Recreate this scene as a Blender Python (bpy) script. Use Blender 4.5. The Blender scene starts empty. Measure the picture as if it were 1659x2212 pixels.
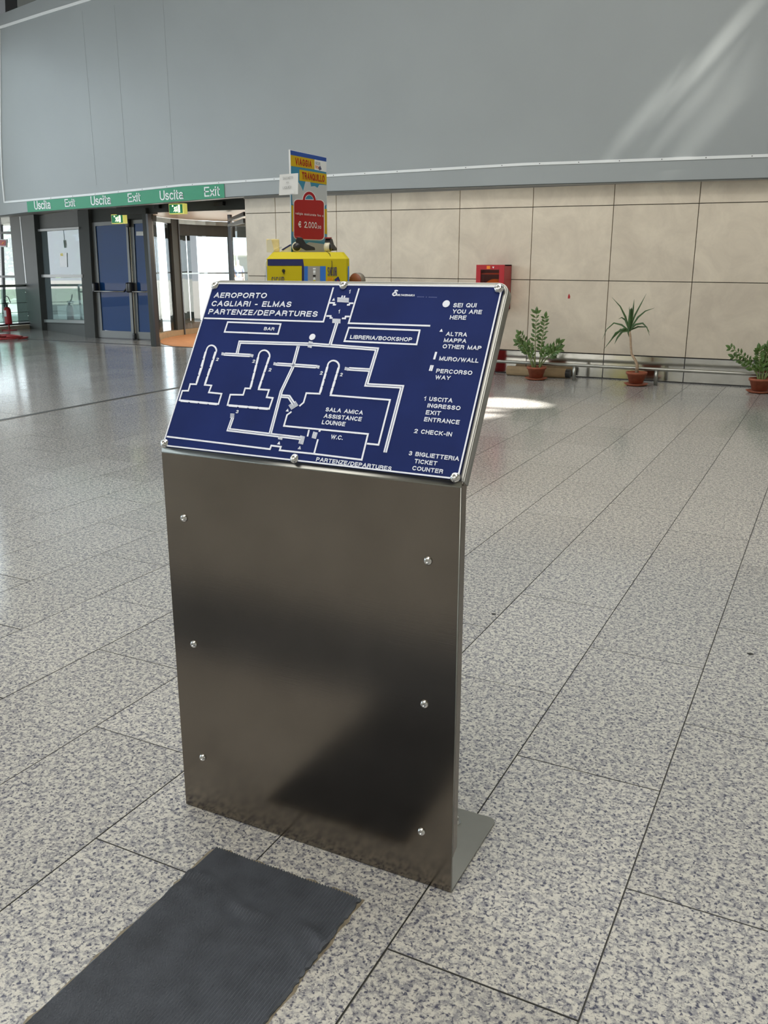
import bpy, bmesh, math, random
from mathutils import Vector, Matrix
random.seed(7)
S = bpy.context.scene
COL = S.collection

# ---------------------------------------------------------------- camera
YAW, PITCH, FPX, HC = math.radians(26.87), math.radians(15.7), 1900.0, 1.5
CX, CY = 829.5, 1106.0
cd = bpy.data.cameras.new('camera'); cam = bpy.data.objects.new('camera', cd); COL.objects.link(cam)
cam.location = (0, 0, HC); cam.rotation_euler = (math.radians(90) - PITCH, 0, YAW)
cd.sensor_fit = 'VERTICAL'; cd.sensor_height = 36; cd.lens = 36 * FPX / 2212; cd.clip_end = 300
S.camera = cam

# ---------------------------------------------------------------- sky, sun, daylight, exposure
w = bpy.data.worlds.new('world'); S.world = w; w.use_nodes = True
w.node_tree.nodes['Background'].inputs[0].default_value = (0.84, 0.93, 1.0, 1)
w.node_tree.nodes['Background'].inputs[1].default_value = 4.5
SUN_D = Vector((-0.92, 0.12, -1.0))
sl = bpy.data.lights.new('sun', 'SUN'); sl.energy = 34; sl.angle = math.radians(0.9); sl.color = (1, .95, .86)
so = bpy.data.objects.new('sun', sl); COL.objects.link(so)
so.rotation_euler = (-SUN_D).to_track_quat('Z', 'Y').to_euler(); so.location = (20, 0, 30)

def area(name, loc, aim, sx, sy, power, col):
    l = bpy.data.lights.new(name, 'AREA'); l.shape = 'RECTANGLE'; l.size = sx; l.size_y = sy; l.energy = power; l.color = col
    o = bpy.data.objects.new(name, l); COL.objects.link(o); o.location = loc
    o.rotation_euler = (-Vector(aim)).to_track_quat('Z', 'Y').to_euler()
    return o
# roof lights of the hall (daylight through glazing high above the frame) and the tall side glazing
area('skylight_lamp', (-7.5, 5.0, 8.3), (0, 0, -1), 9.0, 1.6, 440, (.93, .97, 1))
area('skylight_lamp', (-1.0, 2.2, 8.3), (0, 0, -1), 3.5, 9.0, 600, (1, .96, .88))
area('skylight_lamp', (-4.0, -3.5, 8.3), (0, 0, -1), 12.0, 2.0, 520, (1, .97, .92))
area('side_glazing_lamp', (-14.0, 6.0, 3.4), (1, 0, 0), 10.0, 3.2, 185, (.82, .92, 1))
area('porch_lamp', (-10.6, 15.2, 2.36), (0, 0, -1), 1.6, 1.6, 110, (1, .86, .66))

vs = S.view_settings
S.display_settings.display_device = 'sRGB'
vs.view_transform = 'Standard'; vs.look = 'None'; vs.gamma = 1.0; vs.use_curve_mapping = False
vs.exposure = -0.55

# ---------------------------------------------------------------- measuring helpers: photo pixel -> point on a real plane
CF = Vector((-math.sin(YAW) * math.cos(PITCH), math.cos(YAW) * math.cos(PITCH), -math.sin(PITCH)))
CR = Vector((math.cos(YAW), math.sin(YAW), 0)); CU = CR.cross(CF); C0 = Vector((0, 0, HC))
FH = Vector((-math.sin(YAW), math.cos(YAW), 0))
def ray(x, y): return CF * FPX + CR * (x - CX) - CU * (y - CY)
def on(x, y, p0, n):
    d = ray(x, y); n = Vector(n); return C0 + d * ((Vector(p0) - C0).dot(n) / d.dot(n))
def flo(x, y, z=0.0): return on(x, y, (0, 0, z), (0, 0, 1))
def ypl(x, y, Y): return on(x, y, (0, Y, 0), (0, 1, 0))
def fwd(x, y, d):
    r = ray(x, y); return C0 + r * (d / r.dot(FH))

# ---------------------------------------------------------------- materials
M = {}
def mat(name, col, rough=.5, metal=0.0, spec=.5, vary=0.0, vscale=6.0, bump=0.0, bscale=60.0, emit=None, estr=0, coat=0.0, aniso=0.0):
    m = bpy.data.materials.new(name); m.use_nodes = True; nt = m.node_tree; b = nt.nodes['Principled BSDF']
    b.inputs['Base Color'].default_value = (*col, 1); b.inputs['Roughness'].default_value = rough
    b.inputs['Metallic'].default_value = metal; b.inputs['Specular IOR Level'].default_value = spec
    b.inputs['Coat Weight'].default_value = coat; b.inputs['Anisotropic'].default_value = aniso
    if emit: b.inputs['Emission Color'].default_value = (*emit, 1); b.inputs['Emission Strength'].default_value = estr
    tc = nt.nodes.new('ShaderNodeTexCoord')
    if vary:
        n = nt.nodes.new('ShaderNodeTexNoise'); n.inputs['Scale'].default_value = vscale; n.inputs['Detail'].default_value = 5
        nt.links.new(tc.outputs['Object'], n.inputs['Vector'])
        r = nt.nodes.new('ShaderNodeValToRGB')
        r.color_ramp.elements[0].position = .3; r.color_ramp.elements[1].position = .7
        r.color_ramp.elements[0].color = (*[c * (1 - vary) for c in col], 1)
        r.color_ramp.elements[1].color = (*[min(1, c * (1 + vary)) for c in col], 1)
        nt.links.new(n.outputs['Fac'], r.inputs['Fac']); nt.links.new(r.outputs['Color'], b.inputs['Base Color'])
    if bump:
        n = nt.nodes.new('ShaderNodeTexNoise'); n.inputs['Scale'].default_value = bscale; n.inputs['Detail'].default_value = 3
        nt.links.new(tc.outputs['Object'], n.inputs['Vector'])
        bp = nt.nodes.new('ShaderNodeBump'); bp.inputs['Strength'].default_value = bump; bp.inputs['Distance'].default_value = .01
        nt.links.new(n.outputs['Fac'], bp.inputs['Height']); nt.links.new(bp.outputs['Normal'], b.inputs['Normal'])
    M[name] = m; return m

def granite(name, base, dark, mid, rough):
    m = bpy.data.materials.new(name); m.use_nodes = True; nt = m.node_tree; b = nt.nodes['Principled BSDF']; L = nt.links.new
    g = nt.nodes.new('ShaderNodeNewGeometry')
    oi = nt.nodes.new('ShaderNodeObjectInfo')
    def noise(scale, detail=2, rgh=.5, dist=0):
        n = nt.nodes.new('ShaderNodeTexNoise'); n.inputs['Scale'].default_value = scale; n.inputs['Detail'].default_value = detail
        n.inputs['Roughness'].default_value = rgh; n.inputs['Distortion'].default_value = dist; L(g.outputs['Position'], n.inputs['Vector']); return n
    def ramp(src, p0, p1, c0, c1):
        r = nt.nodes.new('ShaderNodeValToRGB'); r.color_ramp.elements[0].position = p0; r.color_ramp.elements[1].position = p1
        r.color_ramp.elements[0].color = (*c0, 1); r.color_ramp.elements[1].color = (*c1, 1); L(src, r.inputs['Fac']); return r
    def mix(f, a, c):
        x = nt.nodes.new('ShaderNodeMix'); x.data_type = 'RGBA'; L(f, x.inputs[0]); L(a, x.inputs[6]); L(c, x.inputs[7]); return x
    n1 = noise(105, 3, .6, .4); n2 = noise(48, 3, .6, .2); n3 = noise(170, 2, .5, 0)
    k1 = ramp(n1.outputs['Fac'], .36, .50, (1, 1, 1), (0, 0, 0))       # dark specks
    k2 = ramp(n2.outputs['Fac'], .44, .60, (0, 0, 0), (1, 1, 1))       # mid grey grains
    base_n = nt.nodes.new('ShaderNodeRGB'); base_n.outputs[0].default_value = (*base, 1)
    mid_n = nt.nodes.new('ShaderNodeRGB'); mid_n.outputs[0].default_value = (*mid, 1)
    dark_n = nt.nodes.new('ShaderNodeRGB'); dark_n.outputs[0].default_value = (*dark, 1)
    a = mix(k2.outputs['Color'], base_n.outputs[0], mid_n.outputs[0])
    k3 = ramp(n3.outputs['Fac'], .56, .64, (0, 0, 0), (.55, .55, .55))
    white = nt.nodes.new('ShaderNodeRGB'); white.outputs[0].default_value = (base[0] * 1.18, base[1] * 1.16, base[2] * 1.1, 1)
    a2 = mix(k3.outputs['Color'], a.outputs[2], white.outputs[0])
    c = mix(k1.outputs['Color'], a2.outputs[2], dark_n.outputs[0])
    hsv = nt.nodes.new('ShaderNodeHueSaturation'); L(c.outputs[2], hsv.inputs['Color'])
    mr = nt.nodes.new('ShaderNodeMapRange'); mr.inputs[3].default_value = .93; mr.inputs[4].default_value = 1.07
    L(oi.outputs['Random'], mr.inputs[0]); L(mr.outputs[0], hsv.inputs['Value'])
    L(hsv.outputs[0], b.inputs['Base Color'])
    n4 = noise(3.0, 3)
    rr = nt.nodes.new('ShaderNodeMapRange'); rr.inputs[3].default_value = rough * .7; rr.inputs[4].default_value = rough * 1.5; L(n4.outputs['Fac'], rr.inputs[0]); L(rr.outputs[0], b.inputs['Roughness'])
    b.inputs['Specular IOR Level'].default_value = .55
    bp = nt.nodes.new('ShaderNodeBump'); bp.inputs['Strength'].default_value = .04; bp.inputs['Distance'].default_value = .01
    L(noise(7, 2).outputs['Fac'], bp.inputs['Height']); L(bp.outputs['Normal'], b.inputs['Normal'])
    M[name] = m; return m

def stone(name, col, c2):
    m = bpy.data.materials.new(name); m.use_nodes = True; nt = m.node_tree; b = nt.nodes['Principled BSDF']; L = nt.links.new
    g = nt.nodes.new('ShaderNodeNewGeometry'); oi = nt.nodes.new('ShaderNodeObjectInfo')
    n = nt.nodes.new('ShaderNodeTexNoise'); n.inputs['Scale'].default_value = 2.2; n.inputs['Detail'].default_value = 8; n.inputs['Roughness'].default_value = .68; n.inputs['Distortion'].default_value = .5
    L(g.outputs['Position'], n.inputs['Vector'])
    r = nt.nodes.new('ShaderNodeValToRGB'); r.color_ramp.elements[0].position = .34; r.color_ramp.elements[1].position = .66
    r.color_ramp.elements[0].color = (*c2, 1); r.color_ramp.elements[1].color = (*col, 1); L(n.outputs['Fac'], r.inputs['Fac'])
    hsv = nt.nodes.new('ShaderNodeHueSaturation'); mr = nt.nodes.new('ShaderNodeMapRange'); mr.inputs[3].default_value = .95; mr.inputs[4].default_value = 1.05
    L(oi.outputs['Random'], mr.inputs[0]); L(mr.outputs[0], hsv.inputs['Value']); L(r.outputs[0], hsv.inputs['Color']); L(hsv.outputs[0], b.inputs['Base Color'])
    b.inputs['Roughness'].default_value = .38
    M[name] = m; return m

def brushed(name, col, rough, streak, ax=(3, 3, 220), strength=.06, vary=.12):
    """brushed steel: fine streaks running along X, broad cloudy handling marks"""
    m = bpy.data.materials.new(name); m.use_nodes = True; nt = m.node_tree; b = nt.nodes['Principled BSDF']; L = nt.links.new
    tc = nt.nodes.new('ShaderNodeTexCoord'); mp = nt.nodes.new('ShaderNodeMapping'); mp.inputs['Scale'].default_value = ax
    L(tc.outputs['Object'], mp.inputs['Vector'])
    n = nt.nodes.new('ShaderNodeTexNoise'); n.inputs['Scale'].default_value = streak; n.inputs['Detail'].default_value = 4; L(mp.outputs[0], n.inputs['Vector'])
    n2 = nt.nodes.new('ShaderNodeTexNoise'); n2.inputs['Scale'].default_value = 4; n2.inputs['Detail'].default_value = 5; L(tc.outputs['Object'], n2.inputs['Vector'])
    r = nt.nodes.new('ShaderNodeValToRGB'); r.color_ramp.elements[0].position = .3; r.color_ramp.elements[1].position = .7
    r.color_ramp.elements[0].color = (*[c * (1 - vary) for c in col], 1); r.color_ramp.elements[1].color = (*[c * (1 + vary) for c in col], 1)
    L(n2.outputs['Fac'], r.inputs['Fac']); L(r.outputs[0], b.inputs['Base Color'])
    b.inputs['Metallic'].default_value = 1; b.inputs['Roughness'].default_value = rough
    bp = nt.nodes.new('ShaderNodeBump'); bp.inputs['Strength'].default_value = strength; bp.inputs['Distance'].default_value = .001
    L(n.outputs['Fac'], bp.inputs['Height']); L(bp.outputs['Normal'], b.inputs['Normal'])
    M[name] = m; return m

def glass(name, tint, gloss=.12, haze=0.0, hazecol=(.6, .7, .7), rough=.02):
    """thin pane: lets light through, mirrors a little, may carry a diffuse tint"""
    m = bpy.data.materials.new(name); m.use_nodes = True; nt = m.node_tree; nt.nodes.clear(); L = nt.links.new
    out = nt.nodes.new('ShaderNodeOutputMaterial'); t = nt.nodes.new('ShaderNodeBsdfTransparent'); t.inputs[0].default_value = (*tint, 1)
    g = nt.nodes.new('ShaderNodeBsdfGlossy'); g.inputs['Roughness'].default_value = rough
    fr = nt.nodes.new('ShaderNodeFresnel'); fr.inputs[0].default_value = 1.5
    ad = nt.nodes.new('ShaderNodeMath'); ad.operation = 'ADD'; ad.inputs[1].default_value = gloss; L(fr.outputs[0], ad.inputs[0])
    mx = nt.nodes.new('ShaderNodeMixShader'); 
    ge = nt.nodes.new('ShaderNodeNewGeometry'); inv = nt.nodes.new('ShaderNodeMath'); inv.operation = 'SUBTRACT'; inv.inputs[0].default_value = 1; L(ge.outputs['Backfacing'], inv.inputs[1])
    mu = nt.nodes.new('ShaderNodeMath'); mu.operation = 'MULTIPLY'; mu.use_clamp = True; L(ad.outputs[0], mu.inputs[0]); L(inv.outputs[0], mu.inputs[1])
    L(mu.outputs[0], mx.inputs[0]); L(t.outputs[0], mx.inputs[1]); L(g.outputs[0], mx.inputs[2])
    last = mx
    if haze:
        d = nt.nodes.new('ShaderNodeBsdfDiffuse'); d.inputs[0].default_value = (*hazecol, 1)
        m2 = nt.nodes.new('ShaderNodeMixShader'); m2.inputs[0].default_value = haze; L(mx.outputs[0], m2.inputs[1]); m2.inputs[0].default_value = haze * .75; L(d.outputs[0], m2.inputs[2]); last = m2
    L(last.outputs[0], out.inputs[0]); M[name] = m; return m

granite('granite', (.53, .515, .47), (.075, .08, .115), (.27, .27, .28), .12)
mat('joint', (.09, .09, .085), .8)
stone('travertine', (.74, .65, .525), (.60, .52, .42))
mat('wall_joint', (.10, .085, .07), .9)
mat('grey_wall', (.33, .355, .36), .42, vary=.035, vscale=.8)
mat('grey_trim', (.78, .80, .80), .4)
mat('frame_metal', (.20, .21, .205), .4, .2)
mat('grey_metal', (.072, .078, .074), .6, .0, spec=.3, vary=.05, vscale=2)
mat('dark_metal', (.10, .10, .105), .4, .5)
mat('soffit', (.30, .29, .27), .5)
mat('warm_soffit', (.85, .82, .72), .4)
mat('green_sign', (.035, .30, .16), .5)
mat('white', (.85, .87, .88), .4)
mat('plate_white', (.86, .90, 1.0), .3)
brushed('steel', (.235, .208, .178), .19, 3.0)
brushed('steel_light', (.38, .38, .35), .34, 3.0, strength=.02)
brushed('plinth_steel', (.70, .70, .68), .10, 2.0, strength=.12)
mat('chrome', (.75, .75, .74), .12, 1.0)
mat('plate_blue', (.012, .025, .130), .5, spec=.10, vary=.12, vscale=9)
mat('rubber', (.095, .106, .126), .62, vary=.18, vscale=14, bump=.25, bscale=220)
mat('glue', (.20, .17, .12), .8, vary=.3, vscale=40)
mat('yellow', (.56, .46, .012), .45, spec=.2)
mat('navy', (.02, .025, .12), .4)
mat('blue', (.03, .16, .55), .4)
mat('kiosk_grey', (.32, .31, .29), .5)
mat('red', (.42, .018, .025), .35)
mat('dark_red', (.33, .03, .03), .45)
mat('orange', (.85, .25, .02), .5)
mat('black', (.02, .02, .022), .35)
mat('tape', (.70, .66, .50), .4)
mat('paper', (.82, .84, .85), .6)
mat('cup', (.80, .66, .30), .6, vary=.15, vscale=20)
mat('cardboard', (.42, .30, .17), .8, vary=.1, vscale=12)
mat('terracotta', (.30, .085, .04), .7, vary=.2, vscale=20)
mat('soil', (.05, .035, .02), .95)
mat('leaf', (.065, .125, .022), .4, vary=.3, vscale=14)
mat('leaf_dark', (.04, .09, .022), .4, vary=.3, vscale=14)
mat('stem', (.16, .20, .07), .6)
mat('bark', (.42, .30, .20), .85, vary=.25, vscale=40, bump=.5, bscale=90)
mat('brown_disc', (.30, .10, .05), .5, vary=.15, vscale=8)
mat('film', (.26, .22, .17), .3)
mat('mat_floor', (.55, .25, .10), .7, vary=.1, vscale=6)
mat('marble', (.60, .52, .40), .4, vary=.1, vscale=3)
mat('skin', (.55, .35, .26), .6)
mat('shirt', (.25, .27, .42), .8)
mat('trousers', (.45, .33, .33), .8)
mat('hair', (.45, .42, .40), .8)
mat('concrete', (.52, .51, .48), .85, vary=.08, vscale=.8)
mat('foliage', (.07, .14, .04), .7, vary=.4, vscale=5)
mat('plaster', (.70, .68, .62), .8)
mat('exit_green', (.0, .22, .08), .4, emit=(.02, .30, .12), estr=.5)
mat('exit_white', (.9, .95, .7), .4, emit=(1, 1, .62), estr=3.2)
mat('exit_case', (.55, .55, .15), .4, emit=(.9, .85, .18), estr=.75)
glass('pane_clear', (.93, .96, .96))
glass('pane_tint', (.20, .25, .26), .06, .22, (.55, .68, .70))  # pale diffuse share paints in the reflections on the window glass
glass('pane_blue', (.02, .05, .16), .02, .9, (.02, .085, .27))  # blue diffuse colour stands in for the bluish reflection in the door glass
glass('pane_rail', (.70, .82, .78), .10, .12, (.35, .48, .44))
glass('pane_hose', (.95, .62, .16), .02)
glass('wrap', (.9, .9, .85), .25, .25, (.8, .8, .7), .3)

# ---------------------------------------------------------------- object helpers
def link(name, me, m, parent=None):
    o = bpy.data.objects.new(name, me); COL.objects.link(o)
    if m and not me.materials: me.materials.append(M[m])
    if parent: o.parent = parent
    return o
def build(name, bm, m, parent=None, smooth=False):
    bmesh.ops.recalc_face_normals(bm, faces=bm.faces)
    me = bpy.data.meshes.new(name); bm.to_mesh(me); bm.free()
    if smooth:
        for p in me.polygons: p.use_smooth = True
    return link(name, me, m, parent)
def thing(name, label, cat, loc=(0, 0, 0), rotz=0, group=None):
    o = bpy.data.objects.new(name, None); COL.objects.link(o); o.location = loc; o.rotation_euler = (0, 0, rotz)
    o.empty_display_size = .1; o['label'] = label; o['category'] = cat
    if group: o['group'] = group
    return o
def tag(o, label, cat, group=None):
    o['label'] = label; o['category'] = cat
    if group: o['group'] = group
    return o
def struct(o, label=None, cat=None):
    o['kind'] = 'structure'
    if label: o['label'] = label
    if cat: o['category'] = cat
    return o
def box(bm, c, s, R=None, bev=0):
    g = bmesh.ops.create_cube(bm, size=1)
    bmesh.ops.scale(bm, vec=s, verts=g['verts'])
    if R: bmesh.ops.rotate(bm, verts=g['verts'], matrix=R, cent=(0, 0, 0))
    bmesh.ops.translate(bm, vec=c, verts=g['verts'])
    if bev:
        vs_ = set(g['verts'])
        ed = [e for e in bm.edges if e.verts[0] in vs_ and e.verts[1] in vs_]
        bmesh.ops.bevel(bm, geom=ed, offset=bev, segments=2, affect='EDGES', profile=.6)
def bx(name, lo, hi, m, parent=None, bev=0):
    bm = bmesh.new(); c = [(a + b) / 2 for a, b in zip(lo, hi)]; s = [abs(b - a) for a, b in zip(lo, hi)]
    box(bm, c, s, bev=bev); return build(name, bm, m, parent)
def prism(bm, pts, vec):
    """closed prism: polygon pts extruded by vec"""
    pts = [Vector(p) for p in pts]; v = Vector(vec)
    a = [bm.verts.new(p) for p in pts]; b = [bm.verts.new(p + v) for p in pts]; n = len(pts)
    bm.faces.new(a); bm.faces.new(list(reversed(b)))
    for i in range(n): bm.faces.new((a[i], b[i], b[(i + 1) % n], a[(i + 1) % n]))
def pr(name, pts, vec, m, parent=None, bev=0):
    bm = bmesh.new(); prism(bm, pts, vec)
    if bev: bmesh.ops.bevel(bm, geom=list(bm.edges), offset=bev, segments=2, affect='EDGES')
    return build(name, bm, m, parent)
def tube(bm, pts, r, n=10, caps=True):
    pts = [Vector(p) for p in pts]; rs = r if isinstance(r, (list, tuple)) else [r] * len(pts); rings = []
    up = Vector((0, 0, 1))
    for i, p in enumerate(pts):
        t = (pts[min(i + 1, len(pts) - 1)] - pts[max(i - 1, 0)]).normalized()
        a = t.cross(up)
        if a.length < 1e-3: a = t.cross(Vector((1, 0, 0)))
        a.normalize(); b = t.cross(a)
        rings.append([bm.verts.new(p + (a * math.cos(k * 2 * math.pi / n) + b * math.sin(k * 2 * math.pi / n)) * rs[i]) for k in range(n)])
    for i in range(len(rings) - 1):
        for k in range(n): bm.faces.new((rings[i][k], rings[i][(k + 1) % n], rings[i + 1][(k + 1) % n], rings[i + 1][k]))
    if caps: bm.faces.new(rings[0]); bm.faces.new(list(reversed(rings[-1])))
def lathe(bm, prof, n=24, M4=None):
    rings = []; M4 = M4 or Matrix()
    for r, z in prof:
        if r < 1e-6: rings.append([bm.verts.new(M4 @ Vector((0, 0, z)))])
        else: rings.append([bm.verts.new(M4 @ Vector((r * math.cos(k * 2 * math.pi / n), r * math.sin(k * 2 * math.pi / n), z))) for k in range(n)])
    for a, b in zip(rings, rings[1:]):
        for k in range(n):
            k2 = (k + 1) % n
            if len(a) == 1 and len(b) == 1: continue
            if len(a) == 1: bm.faces.new((a[0], b[k], b[k2]))
            elif len(b) == 1: bm.faces.new((a[k], b[0], a[k2]))
            else: bm.faces.new((a[k], b[k], b[k2], a[k2]))
def _arc(cx, cy, rx, ry, a0, a1, n=8):
    return [(cx + rx * math.cos(math.radians(a0 + (a1 - a0) * k / n)), cy + ry * math.sin(math.radians(a0 + (a1 - a0) * k / n))) for k in range(n + 1)]
_O = lambda w_: _arc(w_ / 2, .5, w_ / 2, .5, 90, 450, 20)
GL = {  # width, centre lines in a box of that width and height 1
 'A': (.68, [[(0, 0), (.34, 1), (.68, 0)], [(.12, .34), (.56, .34)]]),
 'B': (.58, [[(.0, 0), (0, 1), (.34, 1)] + _arc(.34, .765, .22, .235, 90, -90) + [(.0, .53)], [(.34, .53)] + _arc(.34, .265, .24, .265, 90, -90) + [(0, 0)]]),
 'C': (.64, [_arc(.34, .5, .34, .5, 42, 318, 16)]),
 'D': (.62, [[(0, 0), (0, 1), (.26, 1)] + _arc(.26, .5, .36, .5, 90, -90, 12) + [(0, 0)]]),
 'E': (.52, [[(.52, 1), (0, 1), (0, 0), (.52, 0)], [(0, .52), (.47, .52)]]),
 'F': (.50, [[(.5, 1), (0, 1), (0, 0)], [(0, .5), (.44, .5)]]),
 'G': (.68, [_arc(.34, .5, .34, .5, 40, 300, 16) + [(.66, .16), (.66, .46), (.38, .46)]]),
 'H': (.58, [[(0, 0), (0, 1)], [(.58, 0), (.58, 1)], [(0, .52), (.58, .52)]]),
 'I': (.02, [[(.01, 0), (.01, 1)]]),
 'K': (.60, [[(0, 0), (0, 1)], [(.56, 1), (0, .38)], [(.2, .58), (.6, 0)]]),
 'L': (.46, [[(0, 1), (0, 0), (.46, 0)]]),
 'M': (.70, [[(0, 0), (0, 1), (.35, .05), (.70, 1), (.70, 0)]]),
 'N': (.58, [[(0, 0), (0, 1), (.58, 0), (.58, 1)]]),
 'O': (.72, [_O(.72)]),
 'P': (.55, [[(0, 0), (0, 1), (.32, 1)] + _arc(.32, .74, .23, .26, 90, -90) + [(0, .48)]]),
 'Q': (.72, [_O(.72), [(.44, .26), (.70, -.02)]]),
 'R': (.58, [[(0, 0), (0, 1), (.34, 1)] + _arc(.34, .76, .22, .24, 90, -90) + [(0, .52)], [(.34, .52), (.53, .36), (.56, 0)]]),
 'S': (.56, [_arc(.28, .745, .25, .255, 20, 250, 10) + _arc(.28, .265, .28, .265, 75, -160, 10)]),
 'T': (.58, [[(0, 1), (.58, 1)], [(.29, 1), (.29, 0)]]),
 'U': (.56, [[(0, 1), (0, .3)] + _arc(.28, .3, .28, .3, 180, 360, 10) + [(.56, 1)]]),
 'V': (.62, [[(0, 1), (.31, 0), (.62, 1)]]),
 'W': (.92, [[(0, 1), (.23, 0), (.46, .95), (.69, 0), (.92, 1)]]),
 'X': (.60, [[(0, 1), (.6, 0)], [(.6, 1), (0, 0)]]),
 'Y': (.62, [[(0, 1), (.31, .44), (.62, 1)], [(.31, .44), (.31, 0)]]),
 'Z': (.54, [[(0, 1), (.54, 1), (0, 0), (.54, 0)]]),
 '0': (.50, [_arc(.25, .5, .25, .5, 90, 450, 18)]),
 '1': (.22, [[(0, .72), (.2, .86), (.22, 1), (.22, 0)]]),
 '2': (.50, [_arc(.25, .74, .25, .26, 170, -30, 10) + [(.02, .02), (0, 0), (.5, 0)]]),
 '3': (.50, [_arc(.25, .76, .22, .24, 160, -80, 9) + _arc(.25, .27, .25, .27, 80, -165, 9)]),
 '/': (.30, [[(0, 0), (.3, 1)]]), '-': (.26, [[(0, .38), (.26, .38)]]), '.': (.02, [[(0, 0), (.01, .05)]]), ',': (.06, [[(.06, .08), (0, -.14)]]),
 '\u20ac': (.60, [_arc(.36, .5, .28, .5, 50, 310, 14), [(0, .58), (.5, .58)], [(0, .42), (.46, .42)]]),
 'a': (.44, [_arc(.22, .52, .20, .18, 160, 0, 7) + [(.42, .14), (.46, 0)], [(.42, .44)] + _arc(.20, .20, .20, .20, 70, 300, 9) + [(.42, .2)]]),
 'c': (.44, [_arc(.24, .35, .24, .35, 45, 315, 12)]),
 'f': (.24, [[(.28, 1), (.16, .98), (.12, .86), (.12, 0)], [(0, .7), (.26, .7)]]),
 'g': (.46, [_arc(.23, .36, .23, .34, 0, 360, 14), [(.46, .7), (.46, -.1)] + _arc(.23, -.08, .22, .2, 0, -160, 6)]),
 'i': (.02, [[(.01, 0), (.01, .70)], [(.01, .92), (.01, 1)]]),
 'l': (.02, [[(.01, 0), (.01, 1)]]),
 'n': (.40, [[(0, 0), (0, .70)], [(0, .46)] + _arc(.20, .5, .20, .2, 180, 0, 8) + [(.40, 0)]]),
 'o': (.46, [_arc(.23, .35, .23, .35, 90, 450, 14)]),
 'r': (.24, [[(0, 0), (0, .70)], [(0, .42), (.08, .62), (.26, .68)]]),
 's': (.38, [_arc(.19, .53, .17, .17, 25, 250, 8) + _arc(.19, .18, .19, .18, 75, -160, 8)]),
 't': (.24, [[(.10, .95), (.10, .12), (.14, .02), (.26, 0)], [(0, .7), (.26, .7)]]),
 'u': (.40, [[(0, .7), (0, .22)] + _arc(.20, .2, .20, .2, 180, 360, 8), [(.40, .7), (.40, 0)]]),
 'v': (.44, [[(0, .7), (.22, 0), (.44, .7)]]), 'x': (.42, [[(0, .7), (.42, 0)], [(.42, .7), (0, 0)]]),
 '\u03b4': (.56, [[(.52, .92), (.40, 1), (.22, .96), (.20, .84), (.34, .68), (.48, .48)] + _arc(.26, .28, .25, .28, 30, -320, 16)]),
}
def lettering(s, org, ex, ey, width, cap, m, parent, bold=None, space=None, depth=.0008, name='lettering', sw=.155, gap=.24):
    """raised monoline letters between org and org+ex*width, capitals cap high along ey"""
    org = Vector(org); ex = Vector(ex).normalized(); ey = Vector(ey).normalized(); ez = ex.cross(ey)
    adv = []; x = 0
    for ch in s:
        if ch == ' ': x += .55; continue
        w_ = GL[ch][0]; adv.append((ch, x)); x += w_ + gap
    tot = x - gap
    hw = sw * cap / 2; kx = (width - 2 * hw) / max(tot, .05); ky = cap - 2 * hw
    if tot < .3: kx = min(kx, cap)
    bm = bmesh.new()
    for ch, x0 in adv:
        for P in GL[ch][1]:
            P = [Vector((hw + (x0 + a) * kx, hw + b * ky)) for a, b in P]; rows = []; n = len(P)
            cl = (P[0] - P[-1]).length < 1e-6 and n > 4
            for i in range(n):
                a = P[i - 1] if i else (P[-2] if cl else P[0]); b = P[i + 1] if i < n - 1 else (P[1] if cl else P[-1])
                d1 = P[i] - a; d2 = b - P[i]
                if d1.length < 1e-9: d1 = d2
                if d2.length < 1e-9: d2 = d1
                d1 = d1.normalized(); d2 = d2.normalized(); t = d1 + d2; t = t.normalized() if t.length > 1e-5 else d1
                nn = Vector((-t.y, t.x)); k = hw / max(.42, abs(nn.dot(Vector((-d1.y, d1.x)))))
                c = P[i].copy()
                if not cl and i == 0: c = c - d2 * hw * .9
                if not cl and i == n - 1: c = c + d1 * hw * .9
                q, r = c + nn * k, c - nn * k
                rows.append([bm.verts.new(org + ex * v.x + ey * v.y + ez * h) for v, h in ((q, depth), (r, depth), (r, 0), (q, 0))])
            for A, B in zip(rows, rows[1:]):
                for k in range(4): bm.faces.new((A[k], A[(k + 1) % 4], B[(k + 1) % 4], B[k]))
            bm.faces.new(rows[0]); bm.faces.new(list(reversed(rows[-1])))
    return build(name, bm, m, parent)

# ================================================================= FLOOR
TW, TL, X0 = .4425, .92, -.3025
floor = struct(bx('floor', (-24, -10, -.06), (8.2, 13.30, -.004), 'joint'))
def tile_mesh(w, l, name='tile'):
    bm = bmesh.new(); g = .0012; c = .0009
    a = [bm.verts.new((x, y, -.004)) for x, y in ((g, g), (w - g, g), (w - g, l - g), (g, l - g))]
    d = [bm.verts.new((x, y, -c)) for x, y in ((g, g), (w - g, g), (w - g, l - g), (g, l - g))]
    t = [bm.verts.new((x, y, 0)) for x, y in ((g + c, g + c), (w - g - c, g + c), (w - g - c, l - g - c), (g + c, l - g - c))]
    for i in range(4):
        j = (i + 1) % 4; bm.faces.new((a[i], a[j], d[j], d[i])).material_index = 1; bm.faces.new((d[i], d[j], t[j], t[i])).material_index = 1
    bm.faces.new(t); bmesh.ops.recalc_face_normals(bm, faces=bm.faces)
    me = bpy.data.meshes.new(name); bm.to_mesh(me); bm.free(); me.materials.append(M['granite']); me.materials.append(M['joint']); return me
TM = tile_mesh(TW, TL)
XJ = -7.37                                            # wide expansion joint across the hall
cells = []
i0, i1 = -54, 19
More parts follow.
